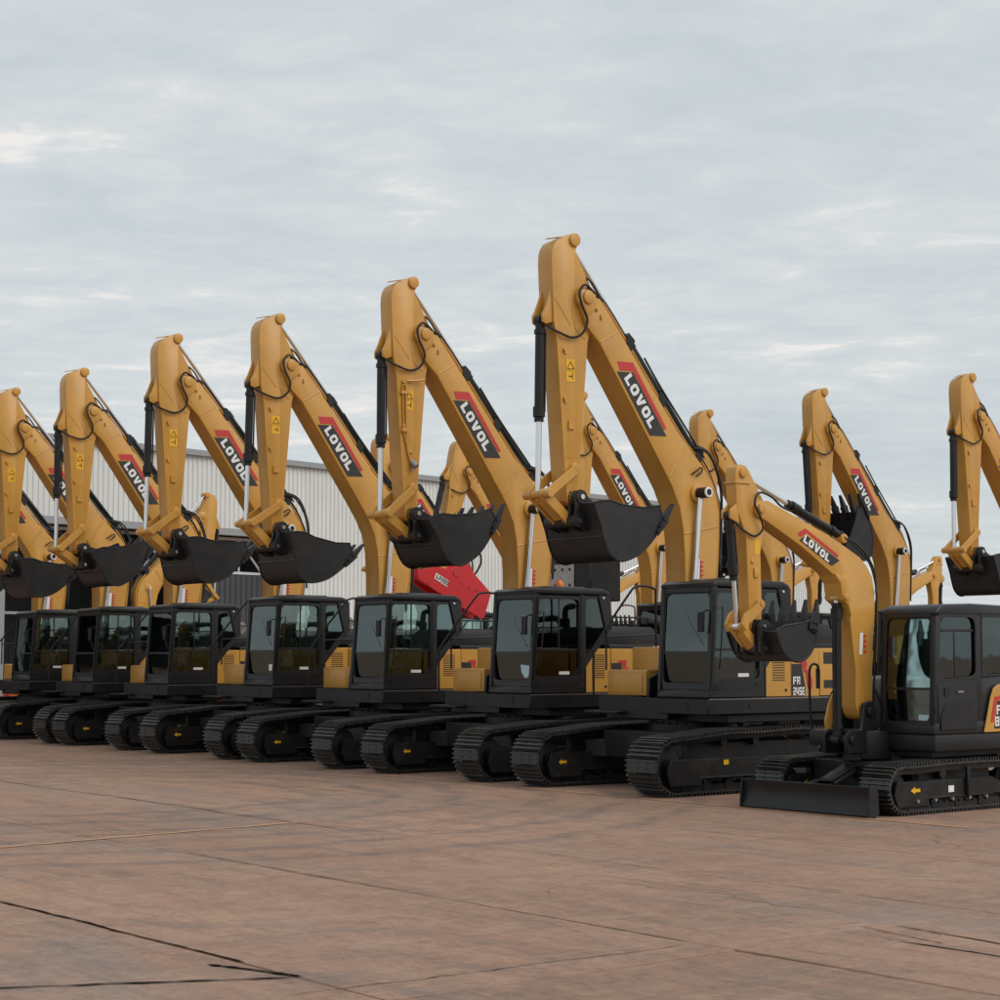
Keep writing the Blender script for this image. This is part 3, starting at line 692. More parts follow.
# ------------------------------------------------------------------ body of a large machine
def big_body(root, full, shoes, marks, beacon=False, paper=None):
    # undercarriage
    for side in (1, -1):
        fr, yc, w, ow = make_track(root, side, BIG, shoes)
        if full:
            if side == -1:                           # yellow arrow on the inner cover of the far crawler
                def arrow(b):
                    y = ow + .012
                    b.prism([(1.76, .36), (1.70, .40), (1.70, .378), (1.61, .378), (1.61, .342), (1.70, .342), (1.70, .32)], y, y + .004)
                ob('arrow_decal', 'bigarrow', arrow, 'stickeryellow', fr)
            else:
                for x in (.82, -.88): ob('sticker', 'bigtrsticker', lambda b: b.box(-.05, .05, ow + .003, ow + .008, -.035, .035), 'stickeryellow', fr, (x, 0, .44))
                ob('sticker', 'bigtrsticker2', lambda b: b.box(-.06, .06, ow + .003, ow + .008, -.04, .04), 'white', fr, (.07, 0, .34))
    def carb(b):
        b.prismz([(1.0, -.85), (1.0, .85), (-1.0, .85), (-1.0, -.85)], .42, .82)
        for sx in (-1, 1):
            for sy in (-1, 1): b.prismz([(sx * .35, sy * .4), (sx * .75, sy * .3), (sx * 1.15, sy * 1.1), (sx * .75, sy * 1.12)], .42, .68)
    ob('carbody', 'bigcarbody', carb, 'trackblack', root, bevel=.015)
    def bearing(b):
        b.tube([(0, 0, .82), (0, 0, .92)], .66, 40); b.tube([(0, 0, .92), (0, 0, 1.0)], .60, 40)
        for k in range(30): a = 2 * math.pi * k / 30; b.cyl((.63 * math.cos(a), .63 * math.sin(a), .92), (.63 * math.cos(a), .63 * math.sin(a), .95), .02, 6)
    ob('swing_bearing', 'bigbearing', bearing, 'black', root)
    def deck(b):
        b.box(-2.25, .80, -.55, .33, .99, 1.30)
        b.prism([(1.02, 1.09), (1.02, 1.315), (-2.2, 1.315), (-2.2, 1.12), (-1.9, 1.09)], .33, 1.37)
        b.prism([(.62, 1.09), (.62, 1.315), (-2.2, 1.315), (-2.2, 1.12), (-1.9, 1.09)], -1.37, -.55)
        b.box(-2.0, .55, -1.28, 1.28, .965, 1.085)
        b.box(.62, 1.0, -1.30, -.56, 1.06, 1.10)      # step plate
        for s in (-1, 1): b.prism([(.60, .99), (.64, 1.2), (.60, 1.58), (.42, 1.66), (.30, 1.95), (.17, 2.0), (0, 1.95), (-.35, 1.30), (-.3, .99)], s * .26, s * .31)
    dk = ob('deck', 'bigdeck', deck, 'black', root, bevel=.012)
    if full:
        ob('deck_latch', 'biglatch', lambda b: b.box(1.015, 1.03, .86, .96, 1.16, 1.26), 'black', dk)
        ob('deck_latch', 'biglatch2', lambda b: b.box(.1, .2, 1.365, 1.38, 1.17, 1.23), 'black', dk)
        def edge(b): b.box(-2.19, 1.01, 1.368, 1.376, 1.30, 1.314)
        ob('deck_edge', 'bigdeckedge', edge, 'steel', dk)
    make_cab(root, full, beacon, paper)
    # left side doors
    def panel1(b): b.prism([(-.125, 1.325), (-.125, 1.76), (-.40, 2.03), (-.69, 2.03), (-.69, 1.325)], 1.28, 1.372)
    p1 = ob('side_panel', 'bigpanel1', panel1, 'yellow', root, bevel=.012)
    for k in range(11):
        ob('louver', 'biglouver', lambda b: b.prism([(-.13, 0), (.13, 0), (.13, .013), (-.13, .013)], .006, .010), 'decalblack', p1, (-.42, 1.366, 1.56 + .036 * k))
    if full: ob('panel_lock', 'biglock', lambda b: b.pin(-.57, 1.42, 1.37, 1.38, .022), 'black', p1)
    def panel2(b):
        b.prism([(-.70, 1.325), (-.70, 2.03), (-1.30, 2.03), (-1.30, 1.325)], 1.27, 1.370)
        b.prism([(-.70, 2.03), (-.70, 2.035), (-1.30, 2.03), (-1.30, 2.02)], .6, 1.36)
    p2 = ob('side_panel', 'bigpanel2', panel2, 'yellow', root, bevel=.012)
    ob('decal_plate', 'bigmodelplate', lambda b: b.prism([(-.705, 1.335), (-.705, 1.80), (-.91, 1.80), (-.99, 1.46), (-.985, 1.335)], 1.371, 1.375), 'decalblack', p2)
    ob('decal_slash', 'bigmodelslash', lambda b: (b.prism([(-.82, 1.835), (-1.02, 1.85), (-1.035, 1.78), (-.985, 1.66), (-.92, 1.80)], 1.371, 1.3752), b.prism([(-1.0, 1.70), (-1.065, 1.73), (-1.145, 1.57), (-1.145, 1.46), (-1.085, 1.36), (-1.03, 1.51)], 1.371, 1.375)), 'decalred', p2)
    if marks:
        def txt(b):
            write(b, 'FR', .115, (-.725, 1.378, 1.50), (-.9, 0, 0), (0, 0, 1), gap=.7); write(b, marks, .115, (-.725, 1.378, 1.345), (-.72, 0, 0), (0, 0, 1), gap=.6)
        ob('lettering', None, txt, 'white', p2)
    def panel3(b): b.prism([(-1.31, 1.325), (-1.31, 2.03), (-1.78, 2.03), (-1.78, 1.325)], 1.27, 1.372)
    p3 = ob('side_panel', 'bigpanel3', panel3, 'yellow', root, bevel=.012)
    for z0, z1 in ((1.80, 1.97), (1.44, 1.56)): ob('vent', 'bigvent%.2f' % z0, lambda b: b.box(-1.74, -1.40, 1.36, 1.376, z0, z1), 'decalblack', p3)
    def inner(b):                                    # closed walls behind the doors
        b.box(-1.80, -.13, .45, 1.268, 1.325, 2.0)
        b.box(-1.80, -.75, -1.268, .45, 1.325, 2.0)
    ob('engine_bay', 'bigbay', inner, 'black', root)
    def panelr(b): b.prism([(-.76, 1.325), (-.76, 2.03), (-1.78, 2.03), (-1.78, 1.325)], -1.372, -1.27)
    ob('side_panel', 'bigpanelr', panelr, 'yellow', root, bevel=.012)
    def hood(b):
        b.prism([(-.80, 2.01), (-.80, 2.30), (-.95, 2.40), (-2.15, 2.40), (-2.35, 2.28), (-2.35, 2.06), (-1.8, 2.01)], -.95, .78)
        b.box(-1.75, -.75, .78, 1.26, 2.01, 2.10); b.box(-1.75, -.75, -1.26, -.95, 2.01, 2.10)
        for k in range(6): b.box(-1.9 + k * .16, -1.82 + k * .16, -.6, .5, 2.40, 2.42)
        for k in range(8): b.pin(-.85 - k * .18, 2.105, 1.0, 1.04, .02, 6)
    hd = ob('engine_hood', 'bighood', hood, 'black', root, bevel=.03, seg=2)
    ob('exhaust', 'bigexh', lambda b: (b.tube(smooth([(-1.3, -.6, 2.40), (-1.3, -.6, 2.68), (-1.36, -.6, 2.76), (-1.5, -.6, 2.78)], 3), .05, 10), b.cyl((-1.3, -.6, 2.42), (-1.3, -.6, 2.55), .075, 12)), 'black', hd)
    def tank(b):
        b.prism([(-.06, 1.325), (-.06, 2.05), (-.72, 2.05), (-.72, 1.325)], -1.36, -.47)
    ob('fuel_tank', 'bigtank', tank, 'yellow', root, bevel=.03, seg=2)
    ob('filter_housing', 'bigfilt', lambda b: (b.cyl((-1.15, .15, 2.52), (-1.15, .62, 2.52), .11, 14), b.cyl((-1.15, .62, 2.52), (-1.15, .66, 2.52), .125, 14), b.box(-1.22, -1.08, .2, .55, 2.39, 2.45)), 'steel', hd)
    ob('filler_cap', 'bigcap', lambda b: (b.cyl((-.92, .45, 2.36), (-.92, .45, 2.47), .05, 12), b.cyl((-.92, .45, 2.47), (-.92, .45, 2.51), .07, 12)), 'stickeryellow', hd)
    ob('intake_hose', 'bigintake', lambda b: b.tube(smooth([(-1.15, .15, 2.52), (-1.2, -.1, 2.56), (-1.45, -.2, 2.55), (-1.6, -.2, 2.42)], 4), .055, 9), 'rubber', hd)
    ob('hood_rail', 'bighoodrail', lambda b: b.tube([(-.82, .70, 2.34), (-.84, .74, 2.56), (-2.1, .74, 2.56), (-2.12, .70, 2.34)], .016, 6), 'black', hd)
    ob('air_cleaner', 'bigair', lambda b: (b.cyl((-.40, -.7, 2.05), (-.40, -.7, 2.32), .13, 16), b.cyl((-.40, -.7, 2.32), (-.40, -.7, 2.38), .16, 16), b.tube(smooth([(-.4, -.6, 2.2), (-.55, -.4, 2.25), (-.8, -.3, 2.2)], 3), .06, 8)), 'black', root)
    ob('toolbox', 'bigtoolbox', lambda b: (b.prism([(.50, 1.325), (.50, 1.68), (.47, 1.705), (-.04, 1.705), (-.04, 1.325)], -1.30, -.44), b.box(.50, .512, -1.22, -.52, 1.36, 1.64)), 'yellow', root, bevel=.014, seg=2)
    def cw(b):
        prof = [(-1.80, -1.37), (-1.80, 1.37), (-2.25, 1.36), (-2.6, 1.18), (-2.85, .7), (-2.92, 0), (-2.85, -.7), (-2.6, -1.18), (-2.25, -1.36)]
        b.prismz(smooth(prof[1:] + prof[:1], 1)[:9], 1.10, 2.08)
    ob('counterweight', 'bigcw', cw, 'yellow', root, bevel=.06, seg=3)
    def rail(b):
        y = -1.22
        b.tube(smooth([(.86, y, 1.33), (.86, y, 1.9), (.80, y, 2.10), (.12, y, 2.87), (-.02, y, 2.98), (-.20, y, 3.0), (-.40, y, 2.97), (-.45, y, 2.85), (-.45, y, 2.05)], 4), .019, 8)
        b.tube([(.60, y, 2.33), (.60, y, 1.70)], .016, 6); b.tube([(.62, y, 2.2), (-.45, y, 2.25)], .014, 6)
    ob('handrail', 'bigrail', rail, 'black', root)

def make_cab(root, full, beacon=False, paper=None):
    y0, y1 = .33, 1.40
    def shell(b):
        # floor box, pillars, roof; the side profile leans back at the rear
        b.prism([(1.02, 1.325), (1.02, 1.42), (.98, 1.46), (-.10, 1.46), (-.10, 1.325)], y0, y1)
        for y in (y0, y1 - .075):
            b.prism([(1.02, 1.42), (.92, 2.90), (.83, 2.90), (.93, 1.42)], y, y + .075)                 # front pillar
            b.prism([(-.02, 1.42), (-.02, 2.90), (-.11, 2.90), (-.11, 1.42)], y, y + .065)               # centre pillar
            b.prism([(-.40, 2.90), (-.68, 2.90), (-.70, 2.36), (-.58, 2.26)], y, y + .075)               # rear pillar
            b.prism([(-.62, 2.40), (-.71, 2.38), (-.11, 1.70), (-.10, 1.84)], y, y + .07)                # slanting lower edge
            b.prism([(1.0, 1.42), (.985, 1.56), (-.02, 1.56), (-.02, 1.42)], y + .01, y + .06)          # lower door panel
        b.prism([(.995, 1.42), (.985, 1.53), (.93, 1.53), (.94, 1.42)], y0 + .075, y1 - .075)             # sill under windscreen
        b.prism([(.925, 2.81), (.92, 2.90), (.83, 2.90), (.835, 2.81)], y0 + .075, y1 - .075)
        b.prism([(-.62, 2.30), (-.70, 2.36), (-.69, 2.42), (-.61, 2.42)], y0, y1)
        b.prism([(-.10, 1.325), (-.12, 1.84), (-.64, 2.36), (-.70, 2.36), (-.15, 1.74), (-.15, 1.325)], y0 + .01, y1 - .01)   # rear wall, lower
        b.box(-.67, -.60, y0 + .075, y1 - .075, 2.82, 2.90)
    cab = ob('cab', 'bigcab', shell, 'cabblack', root, bevel=.012)
    def roof(b):
        b.prism([(.93, 2.895), (.915, 2.945), (.85, 2.982), (.2, 3.005), (-.50, 2.995), (-.63, 2.95), (-.69, 2.86), (-.66, 2.86), (-.60, 2.895)], y0 - .004, y1 + .004)
        b.prism([(.6, 3.0), (.5, 3.03), (-.3, 3.03), (-.4, 3.0)], y0 + .25, y1 - .25)
    ob('roof', 'bigcabroof', roof, 'cabblack', cab, bevel=.03, seg=2)
    ob('windscreen', 'bigws', lambda b: b.prism([(.952, 1.98), (.945, 1.98), (.883, 2.82), (.890, 2.82)], y0 + .07, y1 - .07), 'glass', cab)
    ob('windscreen_frame', 'bigwsf', lambda b: (b.prism([(.962, 1.955), (.956, 1.985), (.935, 1.985), (.94, 1.955)], y0 + .07, y1 - .07)), 'rubber', cab)
    ob('lower_windscreen', 'bigws2', lambda b: b.prism([(.930, 1.52), (.923, 1.52), (.945, 1.96), (.952, 1.96)], y0 + .07, y1 - .07), 'glassdark', cab)
    ob('door_window', 'bigdw', lambda b: b.prism([(.93, 2.02), (.875, 2.85), (-.02, 2.85), (-.02, 2.02)], y1 - .04, y1 - .033), 'glass', cab)
    ob('lower_door_window', 'bigdw2', lambda b: b.prism([(.965, 1.56), (.935, 2.0), (-.02, 2.0), (-.02, 1.75), (.12, 1.56)], y1 - .04, y1 - .033), 'glassdark', cab)
    def dfr(b):
        b.box(-.02, .94, y1 - .055, y1 - .018, 1.99, 2.03)
        b.box(.40, .43, y1 - .05, y1 - .028, 2.03, 2.84)
        b.prism([(-.02, 1.56), (.14, 1.56), (-.02, 1.78)], y1 - .05, y1 - .02)
        b.prism([(.985, 1.55), (.90, 2.86), (.86, 2.86), (.945, 1.55)], y1 - .045, y1 + .008); b.box(.0, .9, y1 - .04, y1 + .006, 2.82, 2.87)
        b.box(-.03, .01, y1 - .04, y1 + .008, 1.56, 2.87); b.box(-.02, .98, y1 - .04, y1 + .004, 1.44, 1.57)
    dr = ob('door', 'bigdoor', dfr, 'cabblack', cab, bevel=.006)
    ob('quarter_window', 'bigqw', lambda b: b.prism([(-.11, 1.86), (-.11, 2.86), (-.60, 2.86), (-.62, 2.42)], y1 - .04, y1 - .033), 'glassdark', cab)
    ob('far_window', 'bigfw', lambda b: b.prism([(.96, 1.6), (.88, 2.85), (-.02, 2.85), (-.02, 1.6)], y0 + .03, y0 + .037), 'glass', cab)
    ob('far_window', 'bigfw2', lambda b: b.prism([(-.11, 1.86), (-.11, 2.86), (-.60, 2.86), (-.62, 2.42)], y0 + .03, y0 + .037), 'glass', cab)
    ob('rear_window', 'bigrw', lambda b: b.box(-.66, -.653, y0 + .075, y1 - .075, 2.42, 2.84), 'glass', cab)
    ob('window_seal', 'bigseal1', lambda b: seal(b, [(y0 + .06, 1.50), (y1 - .06, 1.50), (y1 - .06, 2.84), (y0 + .06, 2.84)], .035, .11, 'x', lambda q: 1.012 - (q.y - 1.5) * .0676 - .022), 'rubber', cab)
    ob('window_seal', 'bigseal2', lambda b: seal(b, [(.99, 1.55), (-.03, 1.55), (-.03, 2.86), (.90, 2.86)], .045, .10, 'y', lambda q: y1 + .002), 'rubber', cab)
    ob('window_seal', 'bigseal3', lambda b: seal(b, [(-.10, 1.80), (-.64, 2.34), (-.52, 2.88), (-.10, 2.88)], .05, .08, 'y', lambda q: y1 - .028), 'rubber', cab)
    if not full: return
    def seat(b):
        b.box(-.05, .42, .68, 1.14, 1.68, 1.84); b.prism([(.02, 1.80), (-.12, 2.42), (-.26, 2.42), (-.14, 1.80)], .68, 1.14)
        b.prism([(-.10, 2.42), (-.14, 2.66), (-.24, 2.66), (-.22, 2.42)], .78, 1.04); b.box(-.1, .35, .74, 1.08, 1.46, 1.68)
        for y in (.56, 1.18): b.box(-.05, .5, y, y + .10, 1.84, 1.94); b.cyl((.45, y + .05, 1.93), (.48, y + .05, 2.16), .02, 8); b.box(.44, .52, y + .01, y + .09, 2.12, 2.22)
    ob('seat', 'bigseat', seat, 'seat', cab, bevel=.04, seg=2)
    ob('floor_mat', 'bigmat', lambda b: b.box(-.05, .92, y0 + .08, y1 - .08, 1.462, 1.475), 'trimgrey', cab)
    def cons(b):
        b.box(.30, .70, .40, .50, 1.46, 1.95); b.prism([(.84, 2.05), (.90, 2.3), (.86, 2.32), (.78, 2.05)], .44, .62)
        for y in (.80, .95): b.cyl((.78, y, 1.46), (.70, y, 1.92), .014, 6); b.box(.72, .84, y - .05, y + .05, 1.46, 1.50)
    ob('console', 'bigconsole', cons, 'trimgrey', cab)
    def hand(b):
        b.tube(smooth([(.84, y1 + .004, 1.75), (.86, y1 + .05, 1.85), (.80, y1 + .05, 2.5), (.77, y1 + .004, 2.6)], 3), .012, 6)
        b.tube(smooth([(1.00, y1 - .02, 1.50), (1.03, y1 + .02, 1.56), (.96, y1 + .02, 2.72), (.92, y1 - .01, 2.80)], 3), .014, 6)
    ob('grab_rail', 'biggrab', hand, 'black', cab)
    ob('door_handle', 'bigdh', lambda b: (b.box(-.0, .1, y1, y1 + .012, 1.48, 1.53), b.box(.84, .9, y1, y1 + .012, 1.44, 1.5)), 'black', cab)
    def mir(b):
        b.tube(smooth([(.93, y1 - .02, 2.52), (1.0, y1 - .06, 2.56), (1.04, y1 - .14, 2.50)], 3), .012, 6); b.prismx([(y1 - .21, 2.25), (y1 - .10, 2.25), (y1 - .09, 2.53), (y1 - .20, 2.53)], 1.01, 1.055)
    ob('mirror', 'bigmir', mir, 'black', cab, bevel=.012)
    ob('wiper', 'bigwiper', lambda b: b.tube([(.945, 1.22, 2.06), (.915, .9, 2.42), (.905, .86, 2.55)], .008, 5), 'rubber', cab)
    ob('door_sticker', 'bigdsticker', lambda b: b.box(.20, .42, y1 - .032, y1 - .028, 1.62, 1.67), 'white', cab)
    ob('cab_lamp', 'bigcablamp', lambda b: (b.pin(-.5, 2.85, y1 + .005, y1 + .022, .018)), 'lamp', cab)
    if paper: ob('windscreen_tag', None, lambda b: b.prismx([(1.28, 1.76), (1.06, 1.78), (1.08, 1.66), (1.16, 1.57), (1.26, 1.58)] if paper == 'paleblue' else [(1.26, 1.60), (1.14, 1.60), (1.14, 1.72), (1.26, 1.72)], .950, .952), paper, cab)
    if beacon: ob('beacon', None, lambda b: b.tube([(.0, .9, 3.02), (.0, .9, 3.08), (0, .9, 3.12), (0, .9, 3.14)], [.07, .07, .05, .02], 12), 'orange', cab)
    return cab

XC = -19.15
def big_excavator(y, ang, label, x=XC, rz=0, sc=1, full=True, shoes=True, marks='245E', piping=False, beacon=False, group='large excavators in the front row', tool=None, lean=0, cat='excavator', paper=None):
    root = empty('excavator', (x, y, 0), rz, sc)
    tag(root, label, cat, group)
    big_body(root, full, shoes, marks if full else None, beacon, paper)
    pins = big_front(root, R(ang), full, piping, tool, R(lean))
    return root, pins
FRONT = [(-19.3, 0, 'yellow excavator marked FR 245E with the tallest boom, parked beside the small bladed excavator', dict()),
         (-23.15, 9, 'yellow excavator with extra pipes down its stick and an orange beacon on its cab', dict(piping=True, beacon=True, paper='paleblue')),
         (-27.12, -8, 'yellow excavator next to the piped-stick one, its bucket tipped lowest towards the lip', dict()),
         (-30.82, -2, 'yellow excavator with level bucket, fourth in the front row counted from FR 245E', dict(sc=1.02, paper='white')),
         (-34.86, 12, 'yellow excavator with bucket lip raised, fifth in the front row counted from FR 245E', dict()),
         (-38.42, -4, 'yellow excavator second from the pale-pillared end of the front row, bucket nearly level', dict()),
         (-41.9, 0, 'yellow excavator at the far end of the front row, its bucket out of sight', dict())]
PARK = [(0, 0), (.05, .3), (.07, .4), (.03, .5), (.07, .3), (.02, .4), (-.05, 0)]     # how far each stands out of line, lean of its stick
for (y, a, lab, kw), (dx, ln) in zip(FRONT, PARK): big_excavator(y, a, lab, x=XC + dx, lean=ln, **kw)

# ------------------------------------------------------------------ the small excavator with the dozer blade
def small_excavator(loc, label, rz=0, sc=1, full=True, blade=True, group=None):
    root = empty('small_excavator', (*loc, 0), rz, sc); tag(root, label, 'excavator', group)
    for side in (1, -1):
        fr, yc, w, ow = make_track(root, side, SMALL, full)
        if full:
            y = ow + .013
            ob('arrow_decal', 'smallarrow', lambda b: b.prism([(.98, .29), (.90, .335), (.90, .31), (.80, .31), (.80, .27), (.90, .27), (.90, .245)], y, y + .004), 'stickeryellow', fr)
            ob('sticker', 'smallst', lambda b: b.box(.13, .24, y - .008, y - .004, .24, .32), 'white', fr)
            for k in range(6): ob('frame_bolt', 'smallbolt', lambda b: b.cyl((0, ow - .01, 0), (0, ow + .03, 0), .022, 8), 'steel', fr, (.85 - .34 * k, 0, .16))
            ob('tie_down', 'smalltie', lambda b: b.prism([(-.16, .18), (-.10, .18), (-.10, .54), (-.16, .54)], ow, ow + .05), 'trackblack', fr, bevel=.01)
    ob('carbody', 'smallcarb', lambda b: (b.box(-.85, .8, -.66, .66, .26, .60), b.tube([(0, 0, .60), (0, 0, .72)], .5, 30), b.box(-1.3, .38, -.9, .9, .655, .738)), 'trackblack', root, bevel=.01)
    if blade:
        def bl(b):
            prof = [(1.70, 0), (1.735, .02), (1.70, .10), (1.675, .20), (1.685, .30), (1.715, .36), (1.69, .365), (1.655, .30), (1.645, .2), (1.66, .09), (1.68, 0)]
            b.prism(prof, -1.06, 1.04)
            for y in (-1.06, 1.02): b.prism([(1.75, .0), (1.75, .10), (1.72, .36), (1.58, .36), (1.56, .05), (1.62, 0)], y, y + .022)
        bd = ob('dozer_blade', 'smallblade', bl, 'black', root, bevel=.004)
        for s in (-1, 1): ob('blade_arm', 'smallarm%d' % s, lambda b: b.prism([(1.66, .10), (1.66, .24), (.5, .46), (.45, .36)], s * .38 - .06, s * .38 + .06), 'black', bd, bevel=.01)
        def bc(b): b.cyl((.55, 0, .56), (1.2, 0, .32), .055, 14); b.cyl((1.2, 0, .32), (1.64, 0, .18), .03, 10)
        ob('blade_cylinder', 'smallbc', bc, 'black', bd)
        ob('cylinder_guard', 'smallbcg', lambda b: b.prism([(.85, .52), (1.3, .36), (1.3, .40), (.87, .56)], -.1, .1), 'black', bd, bevel=.008)
    def deck(b):
        b.prism([(.50, .74), (.50, .945), (-1.45, .945), (-1.45, .74)], .12, 1.06)
        b.prism([(.42, .74), (.42, .945), (-1.45, .945), (-1.45, .74)], -1.06, .12)
        b.prismz([(.45, -.28), (.45, .34), (.80, .18), (.80, -.18)], .62, .98)
    dk = ob('deck', 'smalldeck', deck, 'black', root, bevel=.02, seg=2)
    def sp(b):                                       # swing post that carries the boom foot
        b.cyl((.78, 0, .60), (.78, 0, 1.0), .14, 18)
        for s in (-1, 1): b.prism([(.66, .70), (1.12, .70), (1.16, .92), (1.06, 1.0), (.86, 1.0), (.80, 1.32), (.64, 1.36), (.56, 1.2), (.60, .9)], s * .15, s * .20)
        b.pin(.70, 1.22, -.24, .24, .06); b.pin(1.05, .87, -.24, .24, .05)
    ob('swing_post', 'smallpost', sp, 'black', root, bevel=.012)
    ob('swing_guard', 'smallguard', lambda b: b.prism([(.84, .98), (.97, .98), (.99, 1.10), (.91, 1.32), (.79, 1.50), (.75, 1.45), (.79, 1.2)], -.30, -.27), 'yellow', root, bevel=.006)
    # cab
    y0, y1 = .20, 1.05
    def shell(b):
        b.prism([(.50, .95), (.50, 1.06), (.46, 1.10), (-1.10, 1.10), (-1.10, .95)], y0, y1)
        for y in (y0, y1 - .075):
            b.prism([(.50, 1.06), (.47, 1.7), (.42, 2.42), (.34, 2.42), (.39, 1.7), (.42, 1.06)], y, y + .075)
            b.prism([(-.38, 1.06), (-.38, 2.44), (-.50, 2.44), (-.50, 1.06)], y, y + .07)
            b.prism([(-1.06, 1.06), (-1.04, 2.44), (-1.14, 2.44), (-1.16, 1.06)], y, y + .07)
            b.prism([(.43, 1.06), (.43, 1.58), (-.38, 1.63), (-1.1, 1.67), (-1.1, 1.06)], y + .008, y + .06)
        b.box(.42, .49, y0 + .07, y1 - .07, 1.04, 1.10); b.box(.35, .43, y0 + .07, y1 - .07, 2.38, 2.44)
        b.box(-1.15, -1.08, y0 + .05, y1 - .05, 1.06, 1.7)
    cab = ob('cab', 'smallcab', shell, 'cabblack', root, bevel=.014, seg=2)
    ob('roof', 'smallroof', lambda b: b.prism([(.432, 2.425), (.415, 2.48), (.36, 2.53), (.26, 2.562), (-.3, 2.58), (-1.0, 2.565), (-1.12, 2.52), (-1.15, 2.425)], y0 - .003, y1 + .003), 'cabblack', cab, bevel=.045, seg=3)
    ob('windscreen', 'smallws', lambda b: b.prism([(.458, 1.52), (.452, 1.52), (.393, 2.39), (.399, 2.39)], y0 + .07, y1 - .07), 'glass', cab)
    ob('lower_windscreen', 'smallws2', lambda b: b.prism([(.440, 1.09), (.434, 1.09), (.450, 1.50), (.456, 1.50)], y0 + .07, y1 - .07), 'glassdark', cab)
    ob('windscreen_frame', 'smallwsf', lambda b: b.box(.44, .468, y0 + .07, y1 - .07, 1.495, 1.525), 'rubber', cab)
    ob('door_window', 'smalldw', lambda b: b.prism([(.41, 1.62), (.35, 2.42), (-.38, 2.42), (-.38, 1.66)], y1 - .04, y1 - .034), 'glass', cab)
    def dfr(b):
        b.box(.02, .045, y1 - .05, y1 - .025, 1.64, 2.24); b.box(-.38, .36, y1 - .05, y1 - .02, 2.22, 2.255)
        b.prism([(.42, 1.10), (.42, 1.58), (-.37, 1.63), (-.37, 1.10)], y1 - .02, y1 + .008)
    dr = ob('door', 'smalldoor', dfr, 'cabblack', cab, bevel=.006)
    ob('door_panel', 'smalldp', lambda b: b.prism([(.39, 1.0), (.39, 1.18), (.28, 1.33), (-.33, 1.36), (-.33, 1.0)], y1 + .009, y1 + .02), 'black', cab, bevel=.008)
    ob('door_handle', 'smalldh', lambda b: b.prism([(.30, 1.41), (.30, 1.53), (.20, 1.54), (.20, 1.42)], y1 + .008, y1 + .018), 'black', cab)
    ob('door_lock', 'smalldl', lambda b: b.box(-.06, .05, y1 + .008, y1 + .03, 1.46, 1.485), 'steel', cab)
    ob('grab_rail', 'smallgrab', lambda b: b.tube(smooth([(.46, y1 - .01, 2.30), (.50, y1 + .02, 2.2), (.52, y1 + .02, 1.35), (.48, y1 - .005, 1.22)], 3), .014, 6), 'black', cab)
    ob('side_window', 'smallsw', lambda b: b.prism([(-.50, 1.68), (-.50, 2.42), (-1.04, 2.42), (-1.05, 1.70)], y1 - .04, y1 - .034), 'glass', cab)
    ob('far_window', 'smallfw', lambda b: b.prism([(.41, 1.62), (.35, 2.42), (-.38, 2.42), (-.38, 1.66)], y0 + .03, y0 + .036), 'glass', cab)
    ob('far_window', 'smallfw2', lambda b: b.prism([(-.50, 1.68), (-.50, 2.42), (-1.04, 2.42), (-1.05, 1.70)], y0 + .03, y0 + .036), 'glass', cab)
    ob('rear_window', 'smallrw', lambda b: b.box(-1.12, -1.114, y0 + .06, y1 - .06, 1.7, 2.4), 'glass', cab)
    ob('window_seal', 'smallseal1', lambda b: seal(b, [(y0 + .05, 1.07), (y1 - .05, 1.07), (y1 - .05, 2.42), (y0 + .05, 2.42)], .035, .10, 'x', lambda q: .498 - (q.y - 1.07) * .055 - .012), 'rubber', cab)
    ob('window_seal', 'smallseal2', lambda b: seal(b, [(.44, 1.585), (-.40, 1.635), (-.40, 2.44), (.37, 2.44)], .04, .12, 'y', lambda q: y1 - .006), 'rubber', cab)
    ob('window_seal', 'smallseal3', lambda b: seal(b, [(-.48, 1.65), (-1.08, 1.68), (-1.06, 2.44), (-.48, 2.44)], .03, .08, 'y', lambda q: y1 - .006), 'rubber', cab)
    if full:
        def seat(b):
            b.box(-.45, 0, .42, .86, 1.28, 1.44); b.prism([(-.38, 1.40), (-.50, 2.05), (-.64, 2.05), (-.54, 1.40)], .42, .86); b.prism([(-.50, 2.05), (-.53, 2.27), (-.62, 2.27), (-.6, 2.05)], .51, .77)
            b.box(-.5, .1, .28, .38, 1.3, 1.5); b.box(-.5, .1, .90, .99, 1.3, 1.5); b.cyl((.06, .33, 1.5), (.1, .33, 1.72), .02, 8); b.cyl((.06, .94, 1.5), (.1, .94, 1.72), .02, 8)
        ob('seat', 'smallseat', seat, 'seat', cab, bevel=.03, seg=2)
        ob('levers', 'smalllev', lambda b: (b.box(.15, .4, .4, .85, 1.08, 1.14), b.cyl((.35, .55, 1.12), (.28, .55, 1.6), .014, 6), b.cyl((.35, .68, 1.12), (.28, .68, 1.6), .014, 6)), 'seat', cab)
        ob('windscreen_tag', 'smalltag', lambda b: b.prism([(.457, 1.12), (.461, 1.12), (.461, 1.19), (.457, 1.19)], .78, .95), 'paleblue', cab)
    # right and rear body
    def body(b):
        b.prism([(.05, .945), (.05, 1.42), (-.2, 1.62), (-1.2, 1.66), (-1.2, .945)], -1.04, .19)
        b.prism([(-1.2, .945), (-1.2, 1.70), (-1.45, 1.68), (-1.45, .945)], -1.04, 1.04)
    ob('rear_body', 'smallbody', body, 'black', root, bevel=.05, seg=2)
    pl = ob('side_panel', 'smallpanel', lambda b: b.prism([(-.47, .955), (-.62, 1.40), (-.68, 1.51), (-.78, 1.555), (-1.40, 1.58), (-1.50, 1.5), (-1.50, .955)], 1.055, 1.075), 'yellow', root, bevel=.008)
